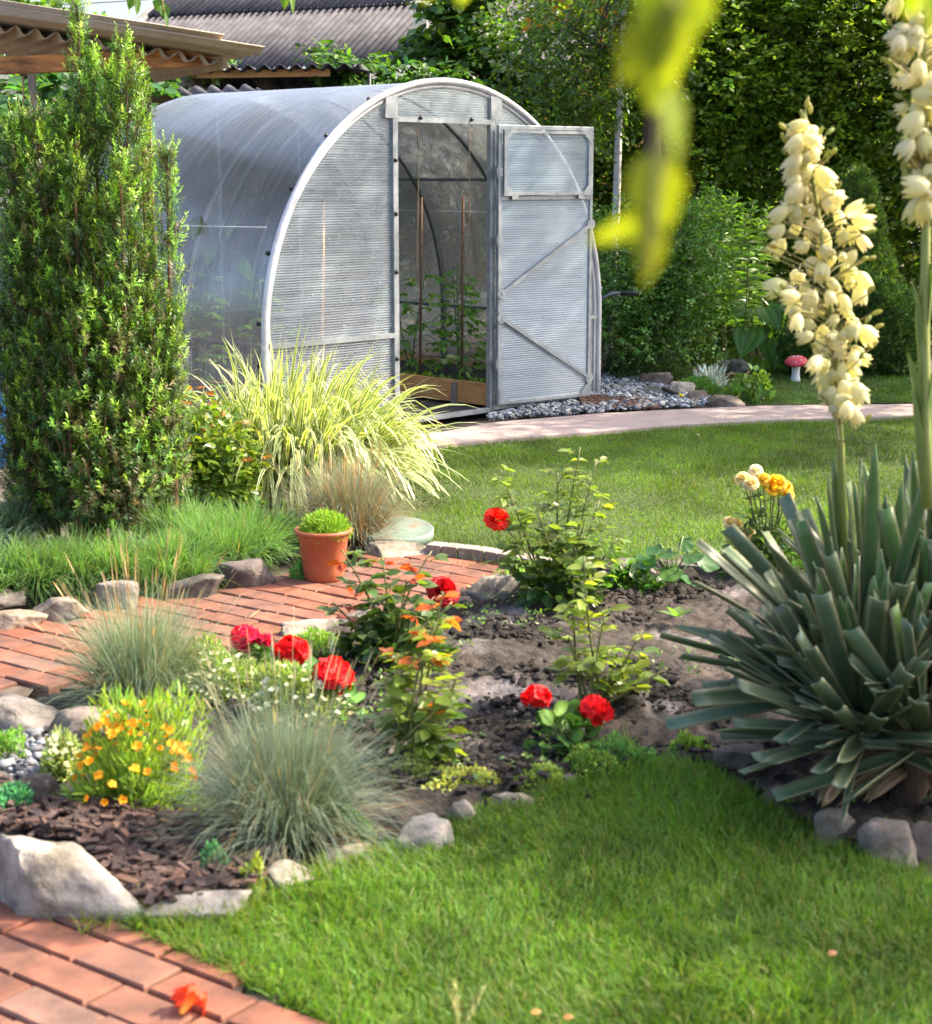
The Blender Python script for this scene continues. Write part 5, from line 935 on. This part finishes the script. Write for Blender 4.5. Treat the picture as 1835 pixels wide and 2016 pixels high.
r=thing('metal_frame','dark metal pipe frame carrying the creeper','frame',PY(663,200,14.5)*V(1,1,0)); mb=MB(); q=PY(665,126,14.5); q2=PY(727,142,14.3); tube(mb,[q*V(1,1,0),q],.016,8); tube(mb,[q2*V(1,1,0),q2],.016,8); tube(mb,[q,q2],.016,8); mb.build('pipe',BLACK,r)
# tall leafy stems (goldenrod)
mound('fern_clump','dark leafy undergrowth behind the hosta','undergrowth',1500,712,190,95,420,.09,.035,(.05,.11,.025),(T8,T8F),mat=LEAFG,up=.4)
def stemclump(label,px,py,tops,L,W,c,seed,dens=26):
    g=np.random.default_rng(seed); b=G(px,py); r=thing('tall_perennial',label,'perennial',b,'tall leafy perennials before the green wall'); ms,ml=MB(),MB()
    for tx,ty in tops:
        t=PY(tx,ty,b[1]-.55+g.normal(0,.22)); bb=V(lerp(b[0],t[0],.72)+g.normal(0,.05),t[1]+g.normal(0,.05),0); P=bez(bb,(bb+t)/2+g.normal(0,.03,3),t,10); tube(ms,P,np.linspace(.007,.003,10),5,(.16,.19,.05))
        n=int(dens*np.linalg.norm(t-bb)/.6); q=np.linspace(.22,1,n)**.9; p=np.array([np.interp(q*9,np.arange(10),P[:,k]) for k in range(3)]).T; a=np.arange(n)*2.4+g.normal(0,.3,n); d=np.stack([np.cos(a),np.sin(a),.25+.9*np.clip(q-.8,0,1)*5],1)
        blades(ml,p,d,L*g.uniform(.7,1.1,n)*(1-.55*np.clip((q-.75)*4,0,1)),W*g.uniform(.8,1.2,n),np.full(n,.8),4,cvar(c,n,.2),cvar(np.asarray(c)*1.15,n,.2),3,'lance',None,1.1,.15,g)
    ms.build('stems',STEM,r); ml.build('foliage',LEAF,r)
g=np.random.default_rng(4)
stemclump('clump of tall stems with narrow dark leaves behind the hosta',1425,700,[(x,350+abs(x-1425)*.55+g.uniform(0,45)) for x in np.linspace(1328,1512,19)],.15,.028,(.13,.25,.045),21)
stemclump('clump of tall narrow leaved stems between birch and open door',1215,690,[(x,345+g.uniform(0,90)) for x in np.linspace(1172,1275,10)],.15,.027,(.12,.23,.045),22)
# rounded shrub with small leaves
def pb(px,py,Y,rx,rz,ry=.4): return (PY(px,py,Y),(rx,ry,rz))
shrub('snowberry_shrub','rounded small leaved shrub beside the greenhouse corner','shrub',G(1285,712),[pb(1230,600,13.2,.3,.4),pb(1310,560,13.3,.33,.42),pb(1350,610,13.2,.25,.35),pb(1260,660,13.1,.4,.25),pb(1380,480,13.5,.14,.4),pb(1200,520,13.5,.15,.4),pb(1330,500,13.4,.2,.4)],1700,11,.034,.024,(.10,.22,.04),31,None,5,.012,mat=LEAF,spray=.25,limbs=6)
# hosta
b=G(1500,722); r=thing('hosta_plant','hosta with large ribbed heart shaped leaves below the tall stems','hosta',b); ms,ml=MB(),MB(); g=np.random.default_rng(9)
ny,nx=9,9; HT=[];
for t in np.linspace(0,1,ny):
    wv=math.sin(min(1,(t+.06)*1.02)**.62*math.pi)*.47 if t<1 else 0
    for x in np.linspace(-1,1,nx): HT.append((x*max(.01,wv),t-.13*abs(x)**2*max(0,1-t*3.2),.12*abs(x)*(wv*2)-.16*t*t+.012*(1 if int(round((x+1)*4))%2 else -1)*wv*2))
HT=np.array(HT); i_=np.arange(ny-1)[:,None]*nx+np.arange(nx-1)[None]; HTF=np.stack([i_,i_+1,i_+nx+1,i_+nx],-1).reshape(-1,4); rib=np.array([(1+.3*(1 if k%2 else -1)) for _ in range(ny) for k in range(nx)])[:,None]*np.ones(3)
for px,py,sz,dx,dz in((1462,650,.30,-.3,-.8),(1545,640,.29,.4,-.7),(1504,672,.27,.0,-.9),(1515,700,.25,.1,-1),(1510,735,.28,.0,-1),(1490,610,.26,.2,-.5),(1440,700,.24,-.6,-.8),(1570,690,.24,.6,-.8),(1530,600,.24,.5,-.3),(1455,610,.22,-.6,-.2),(1480,712,.22,-.2,-1),(1545,715,.2,.4,-1)):
    p=PY(px+18,py-4,b[1]-.16+g.normal(0,.06)); y=V(dx,-.45,dz*.75); inst(ml,HT,HTF,p[None],y[None],V(dx*.4,-1,.55)[None],sz*.95,sz,cvar((.12,.25,.045),1,.12,.08,g),tc=rib); tube(ms,bez(b+V(g.normal(0,.03),0,0),lerp(b,p,.6)+V(0,0,.1),p,7),.006,5,(.12,.2,.05))
for e in((1497,560),): pass
ml.build('foliage',LEAFG,r); ms.build('stalks',STEM,r)
# dwarf conifers
def conifer(label,px,py,tiers,n,c,seed,name='dwarf_spruce',cat='conifer',group=None):
    g=np.random.default_rng(seed); b=G(px,py); Y=b[1]+.35; r=thing(name,label,cat,b+V(0,.35,0),group); ml,mt=MB(),MB(); tops=min(t[1]-t[3] for t in tiers); tube(mt,[V(b[0],Y,0),PY(tiers[0][0],tops+30,Y)],[.05,.01],8,(.1,.07,.04)); mt.build('trunk',BARK,r)
    area=np.array([t[2]*t[3] for t in tiers],float); ks=g.choice(len(tiers),n,p=area/area.sum()); T_=np.array(tiers,float)[ks]; S=SC(Y)
    C=np.array([PY(t[0],t[1],Y) for t in tiers])[ks]; RR=np.stack([T_[:,2]/S,T_[:,2]/S,T_[:,3]/S],1); u=rdir(n,g); cone=np.where(u[:,2]>0,1,1)
    q=1-.35*g.random((n,1))**1.6; o=C+u*RR*q*(1+.12*sn(u*3+C,1.6,7)[:,None]); k=7; si=np.repeat(np.arange(n),k); N=n*k; d=u[si]*.8+g.normal(0,.55,(N,3))+V(0,0,.3)
    fresh=(g.random(n)<.22)[:,None]; cc=np.where(fresh,cvar(np.asarray(c)*V(2.2,1.9,1.3),n,.2,.08,g),cvar(c,n,.3,.1,g))[si]
    inst(ml,NEE,NEEF,o[si]+g.normal(0,.006,(N,3)),d,rdir(N,g),.0055,g.uniform(.018,.034,N),cc*g.normal(1,.15,(N,1)).clip(.6,1.5)); ml.build('crown',NEEDLE,r)
conifer('narrow conical dwarf spruce behind the complete yucca spike',1690,735,[(1688,400,42,66),(1692,470,52,75),(1700,545,68,70)],7000,(.085,.16,.035),51)
conifer('broad dark dwarf spruce behind the conical one, spreading to the right',1720,748,[(1735,650,78,95),(1690,610,62,80),(1770,690,48,60)],8500,(.055,.115,.028),52)
conifer('low rounded dwarf spruce beside the toadstool ornament',1600,748,[(1590,690,55,62),(1620,660,45,60)],5000,(.075,.15,.035),53)
mound('creeping_juniper','creeping juniper spreading over the gravel edge by the greenhouse','juniper',1290,750,190,50,5200,.03,.006,(.07,.12,.035),(NEE,NEEF),mat=NEEDLE,shell=.6,up=.3,fl=None)
mound('creeping_juniper','small creeping juniper below the tall leafy stems','juniper',1390,722,110,48,2600,.03,.006,(.075,.13,.04),(NEE,NEEF),mat=NEEDLE,shell=.6,up=.3)
mound('silver_ragwort','silvery white dusty miller between the stones','plant',1402,765,62,42,300,.05,.012,(.5,.56,.55),(T8,T8F),mat=MATTE,up=1.2)
mound('moss_saxifrage','bright green cushion mat beside the silver ragwort','ground cover',1372,772,70,28,2400,.016,.007,(.12,.28,.04),mat=MATTE,shell=.2)
mound('coral_bells','light green rounded leaves at the path edge stones','plant',1478,792,85,48,190,.055,.055,(.16,.27,.06),(T8,T8F),mat=LEAF,up=.6)
mound('candytuft','tiny white flower head over the creeping juniper','flowering plant',1374,715,30,28,60,.03,.012,(.07,.15,.04),fl=[(14,.016,(.75,.75,.72),'wall')])
# leaves at the far left, behind the pergola
g=np.random.default_rng(12)
shrub('walnut_tree','light green tree top above the pergola roof at the upper left','tree',V(-4.2,15.7,0),[hb(40,20,14.5,.5,.25,.4),hb(-40,-20,14.5,.5,.4,.4),hb(110,55,14.3,.25,.12,.3),hb(30,260,14.6,.6,.4,.4),hb(170,300,14.8,.5,.4,.3),hb(-60,350,14.8,.6,.6,.3)],520,8,.12,.06,(.11,.22,.035),13,None,2,.06,mat=LEAF,spray=.35,T=(T8,T8F))
shrub('grape_vine','broad leaved vine hanging under the pergola roof behind the yew','vine',V(-2.9,11.6,0),[hb(60,200,11.6,.35,.22,.25),hb(200,190,11.7,.3,.2,.2),hb(120,300,11.8,.4,.25,.2),hb(300,170,12,.12,.18,.1)],130,8,.12,.09,(.08,.19,.06),14,None,2,.015,mat=LEAF,spray=.3,T=(T8,T8F),limbs=3)
shrub('ivy_strand','leafy creeper along the shed eave right of the pergola post','vine',V(-2.3,13.2,0),[hb(360,132,13.2,.22,.05,.1),hb(305,190,13.0,.05,.2,.08),hb(420,128,13.2,.12,.04,.08)],70,8,.06,.04,(.12,.2,.04),15,None,1,.01,mat=LEAF,spray=.14,limbs=2)

# ================================================================== BUILDINGS
def corr(mb,o,e,d,W,L,pitch,amp,c=(1,1,1),sag=0,nl=2):
    n=int(W/pitch*8)+1; s=np.linspace(0,W,n); nv=nrm(np.cross(e,d)); nv=nv if nv[2]>0 else -nv; k=np.linspace(0,L,nl)
    v=(np.asarray(o)+s[None,:,None]*e+k[:,None,None]*d+(amp*np.cos(s*2*np.pi/pitch))[None,:,None]*nv).reshape(-1,3); i=np.arange(nl-1)[:,None]*n; j=np.arange(n-1)[None]
    mb.add(v,np.stack([i+j,i+j+1,i+n+j+1,i+n+j],-1).reshape(-1,4),c)
e=nrm(V(.90,-.42,0)); dh=V(-.42,-.90,0); pitch_=R(29); dwn=dh*math.cos(pitch_)-V(0,0,math.sin(pitch_)); nvr=nrm(np.cross(e,-dwn)); nvr=nvr if nvr[2]>0 else -nvr
ridge=PY(395,-110,24.2); c0=PY(176,138,21.2); up_=-dwn; eW=5.35; r=thing('house','neighbouring house under a large grey corrugated cement roof','house',c0*V(1,1,0)+e*2.6)
mb=MB()
for k in range(4): corr(mb,c0+up_*(1.55*(k+1))+nvr*(.03*k),e,dwn,eW,1.65,.095,.02)
roof=mb.build('roof',SLATE,r,solid=.008)
mb=MB(); bar(mb,c0-e*.05+nvr*.03,c0-e*.05+up_*6.2+nvr*.03,.12,.04,up=nvr); mb.build('verge_trim',CONCG,roof,smooth=False)
ch=c0+e*(eW-.05); mb=MB(); a=PY(828,200,19.4); box(mb,a*V(1,1,0)+V(0,.2,2.2),(.16,.3,4.4)); box(mb,PY(828,8,19.4)+V(0,.2,0),(.24,.38,.06)); mb.build('chimney',CREAMW,roof,smooth=False,bevel=.01)
mb=MB(); cw=c0-V(0,0,c0[2]); bx=[c0-dh*.5*1+e*.2,c0-dh*.5+e*(eW-.2)]; 
a,b_=bx; bar(mb,a*V(1,1,0)+V(0,0,1.3),b_*V(1,1,0)+V(0,0,1.3),.2,2.6); mb.build('wall',CREAMW,r,smooth=False)
# second wing: ochre wall under a roof edge
r=thing('house','ochre plastered house wing with a grey roof edge behind the birch leaves','house',V(1.3,24,0)); mb=MB(); box(mb,V(1.6,24.2,2.2),(3.4,.3,4.5)); mb.build('wall',PLASTER,r,smooth=False)
mb=MB(); q=PY(965,12,23.6); corr(mb,q+V(0,.6,.35),V(1,0,0),nrm(V(0,-1,-.3)),3.2,1.0,.15,.024); ob=mb.build('roof',SLATE,r,solid=.008); 
mb=MB(); q=PY(860,75,18.6); corr(mb,q,nrm(V(.86,-.5,0)),nrm(V(-.2,-.75,-.42)),1.9,1.5,.15,.024); mb.build('porch_roof',SLATE,r,solid=.008)
mb=MB(); a=PY(1012,100,18.2); bar(mb,a*V(1,1,0),PY(1010,55,18.2),.07,.07,up=V(0,1,0)); mb.build('porch_post',CREAMW,r,smooth=False)
# shed in front of the house
r=thing('shed','old timber shed with a wavy cement roof edge behind the greenhouse','shed',V(-2.2,14.8,0)); q0=PY(330,140,14.2); q1=PY(650,134,14.2); es=nrm(q1-q0); mb=MB(); corr(mb,q0+V(0,0,.02),es,nrm(V(.05,1,-.06)),1.55,2.2,.13,.022); mb.build('roof',SLATE,r,solid=.008)
mb=MB(); bar(mb,PY(300,148,14.35),PY(650,143,14.35),.06,.06); mb.build('fascia_board',PINE,r,smooth=False)
mb=MB(); lathe(mb,[(0,0),(.055,0),(.055,1.4),(0,1.4)],PY(361,161,14.3),16,axis=V(.1,1,.1)); mb.build('log_beam',WOODG,r)
mb=MB(); bar(mb,PY(505,150,14.4),PY(540,190,14.6),.07,.07); mb.build('rafter',WOODD,r,smooth=False)
mb=MB(); box(mb,V(-2.2,15.6,1.1),(3.0,.1,2.3)); box(mb,V(-3.6,14.9,1.1),(.1,1.4,2.2)); box(mb,V(-.75,15.0,1.1),(.1,1.3,2.2)); mb.build('wall',WOODD,r,smooth=False)
for k,(x,y) in enumerate(((325,178),(355,174),(385,171))):
    pass
r=thing('roof_sheets','short stack of old corrugated sheets on red boards behind the greenhouse','sheet stack',PY(370,185,13.4)); mb=MB(); corr(mb,PY(322,178,13.5),nrm(V(.97,-.15,.02)),nrm(V(.35,-.9,-.2)),.75,.5,.13,.026); corr(mb,PY(322,182,13.5),nrm(V(.97,-.15,.02)),nrm(V(.35,-.9,-.2)),.75,.55,.13,.026); mb.build('sheets',SLATE,r,solid=.007)
mb=MB(); 
for k in range(3): bar(mb,PY(300,192+k*8,13.45),PY(420,188+k*8,13.2),.04,.025)
mb.build('boards',solid('red_brown_wood',(.14,.05,.035),(.25,.1,.07),5,.7,.2,stretch=(1,1,8)),r,smooth=False)
# pergola / carport roof at the left
r=thing('carport','carport roof of brown corrugated sheets on an orange beam behind the yew','carport',V(-2.4,10.3,0)); ea=nrm(PY(520,110,9.75)-PY(-60,20,10.15)); dq=nrm(V(-.45,.9,-.01)); L1=np.linalg.norm(PY(520,110,9.75)-PY(-60,20,10.15))
o1=PY(-60,20,10.15)
mb=MB(); n_=nrm(np.cross(ea,dq)); n_=n_ if n_[2]>0 else -n_
corr(mb,o1+n_*.06,dq,ea,.62,L1-.25,.13,.02,nl=3); mb.build('roof_sheet',SLATEB,r,solid=.006)
mb=MB(); corr(mb,o1+n_*.03+dq*.02,dq,ea,.9,L1,.13,.02,nl=3); mb.build('roof_sheet',SLATEB,r,solid=.006)
mb=MB(); corr(mb,o1-n_*.02+dq*.4,ea,dq,L1-.05,1.5,.13,.024,nl=3); mb.build('roof_sheet',SLATEB,r,solid=.006)
mb=MB(); bar(mb,PY(-80,132,10.6),PY(412,114,10.25),.09,.1); mb.build('beam',WOODO,r,smooth=False,bevel=.004)
a=PY(283,140,10.38); mb=MB(); bar(mb,a*V(1,1,0),a-V(0,0,.0),.06,.06,up=V(0,1,0)); mb.build('post',BARK,r,smooth=False); mb=MB(); tube(mb,[a*V(1,1,0)+V(.035,-.045,0),a+V(.035,-.045,0)],.009,6); mb.build('downpipe',RUST,r)
a=PY(62,140,11.2); mb=MB(); bar(mb,a*V(1,1,0),a+V(0,0,.2),.045,.04,up=V(0,1,0)); tag(mb.build('fence_post',WOODL,smooth=False),'weathered grey timber post at the left behind the yew','post')
mb=MB(); tube(mb,bez(PY(45,150,10.5),PY(48,200,10.5),PY(43,240,10.5),8),.006,5); tag(mb.build('hanging_twine',TWINE),'pale twine hanging from the orange beam at the left','twine')
for k,(y0,y1) in enumerate(((252,232),(272,275),(330,322))):
    mb=MB(); tube(mb,bez(PY(-30,y0,10.6),PY(20,(y0+y1)/2+6,10.4),PY(75,y1,10.2),8),.005,5); tag(mb.build('tie_string',TWINE),('topmost','middle','lowest')[k]+' of three strings tied from the left edge to the yew','string','strings tied to the yew')
mb=MB(); box(mb,PY(-30,600,11.6)*V(1,1,0)+V(-.05,0,.66),(.85,.2,1.32)); tag(mb.build('block_wall',CONCG,smooth=False,bevel=.01),'grey concrete block wall at the left edge behind the yew','wall')
mb=MB(); c=PY(-48,900,8.9)*V(1,1,0); lathe(mb,[(0,.02),(.14,.0),(.155,.03),(.165,.15),(.158,.17),(.165,.19),(.165,.42),(.158,.44),(.165,.5),(.12,.52),(0,.52)],c,28); tag(mb.build('barrel',BLUE),'blue plastic barrel at the left edge behind the yew','barrel')
b=G(22,1000); r=thing('red_flower','small plant with one red bloom at the left edge by the yew','flowering plant',b); ms=MB(); c=PY(26,978,b[1]); tube(ms,[b,c],.003,5,(.2,.12,.06)); ms.build('stem',STEM,r); mb=MB(); bloom(mb,c-V(0,0,.015),V(0,-.7,.7),.028,(.75,.03,.08),gR,4); mb.build('bloom',PETAL,r)
rock(-70,26,968,1000,'flat grey stone at the left edge below the red flower',GREY,55,.6,8,0)
# sparrow-like vent pipes left out; overhead wire
mb=MB(); tube(mb,bez(PY(-200,20,30),PY(250,10,30),PY(500,-20,30),16),.008,5); tag(mb.build('overhead_wire',BLACK),'thin overhead wire crossing the white sky at the upper left','wire')

# ================================================================== LEAVES HANGING INTO THE PICTURE
def sprig(label,stem,leaves,Y,c,mat,name='vine_sprig',cat='branch',rad=.0022,group=None):
    r=thing(name,label,cat,PY(*stem[0][:2],Y),group); ms,ml=MB(),MB(); P=np.array([PY(x,y,Y+dy) for x,y,dy in stem]); 
    for q in range(1): tube(ms,P,rad,6,(.35,.33,.08))
    for (x0,y0,x1,y1,wd,tilt) in leaves:
        a=PY(x0,y0,Y); b_=PY(x1,y1,Y); d=b_-a; L=np.linalg.norm(d); N=17; s=np.linspace(0,1,N); M=9; vv=[]; x=nrm(np.cross(d/L,V(0,-1,0))); z=nrm(np.cross(x,d/L)); x=x*math.cos(tilt)+z*math.sin(tilt); z=nrm(np.cross(x,d/L)); wv=np.interp(s,[0,.08,.3,.55,.8,1],[.05,.62,1,.85,.45,.0])*wd*(.85 if Y<2 else 1)/SC(Y)/2
        for t,w_ in zip(s,wv):
            for h_ in np.linspace(-1,1,M): vv.append(a+d*t+x*h_*w_*(1+.06*math.sin(9*t*6.28/3))+z*(.25*abs(h_)*w_-.1*L*t*t))
        i=np.arange(N-1)[:,None]*M+np.arange(M-1)[None]; ml.add(vv,np.stack([i,i+1,i+M+1,i+M],-1).reshape(-1,4),cvar(c,1,.12,.05)[0])
        k=int(np.argmin(np.linalg.norm(P-a,axis=1))); tube(ms,[P[k],a+(b_-a)*.05],rad*.6,5,(.35,.36,.08))
    ms.build('stem',STEM,r); ml.build('leaves',mat,r)
sprig('bright yellow green vine shoot hanging close to the lens before the green wall',[(1360,-160,0),(1335,0,0),(1312,170,0.01),(1298,320,0),(1285,430,0),(1272,540,0)],[(1350,-90,1285,150,190,.2),(1310,0,1280,228,150,-.3),(1250,50,1225,170,60,.2),(1305,150,1350,330,90,.8),(1280,300,1302,480,140,.1),(1285,430,1272,566,80,.3),(1290,420,1160,480,62,.2),(1330,-60,1372,70,90,.5)],.76,(.25,.30,.02),NEARLEAF)
sprig('yellow green leaf tip close to the lens at the upper right corner',[(1830,-160,0),(1812,-40,0)],[(1815,-70,1785,35,90,.2),(1830,-60,1838,80,60,.4)],.9,(.36,.46,.025),NEARLEAF)
sprig('blurred pale leaf tips at the top edge above the lilac',[(920,-150,0),(915,-60,0)],[(915,-70,905,14,60,.2),(880,-80,830,6,50,.2)],1.1,(.34,.42,.05),NEARLEAF)
sprig('small green leaves hanging into the white sky at the top left',[(330,-120,0),(318,-10,0),(322,25,0)],[(262,-20,255,20,24,.6),(268,-8,272,30,18,.9),(316,0,308,22,26,.2),(322,8,326,40,24,.5),(325,25,332,55,10,.9)],6.5,(.08,.17,.03),LEAF,'overhanging_twig','branch',.004,'twigs of the tree overhead')
sprig('pair of green leaves hanging before the grey roof at the top edge',[(560,-120,0),(566,-10,0)],[(562,-30,560,20,24,.3),(572,-20,580,28,14,.8)],6.5,(.12,.22,.03),LEAF,'overhanging_twig','branch',.004,'twigs of the tree overhead')
# trees just outside the frame on the right, which shade the near lawn and the yuccas
g=np.random.default_rng(60)
shrub('plum_tree','plum tree standing just right of the frame, shading lawn and yucca','tree',V(3.75,4.9,0),[((3.45,4.8,2.55),(.85,.95,.62)),((3.9,4.3,2.8),(.7,.7,.6)),((3.6,5.4,2.4),(.6,.5,.5))],750,10,.07,.042,(.05,.11,.02),61,None,1,.07)
shrub('plum_tree','plum tree standing right of the frame beyond the lawn','tree',V(5.0,11.2,0),[((4.9,11.2,3.4),(1.0,1.0,.9)),((5.5,10.6,3.9),(.9,.9,.8)),((4.6,10.4,2.9),(.6,.7,.5)),((4.2,10.35,3.9),(1.0,.45,.3)),((3.4,11.2,4.7),(.9,.6,.5)),((4.6,12.3,4.6),(1.0,.8,.7))],1300,10,.08,.05,(.05,.11,.02),62,None,1,.08)
shrub('plum_tree','tall plum tree right of the frame at the end of the green wall','tree',V(6.0,13.6,0),[((5.9,13.6,3.6),(1.5,1.2,1.5)),((5.0,14.3,4.6),(1.0,.8,.8)),((6.6,13.0,4.4),(1.2,1.2,1.0)),((6.8,12.6,2.4),(1.0,1.0,1.2))],1500,10,.08,.05,(.05,.11,.02),63,None,1,.09)
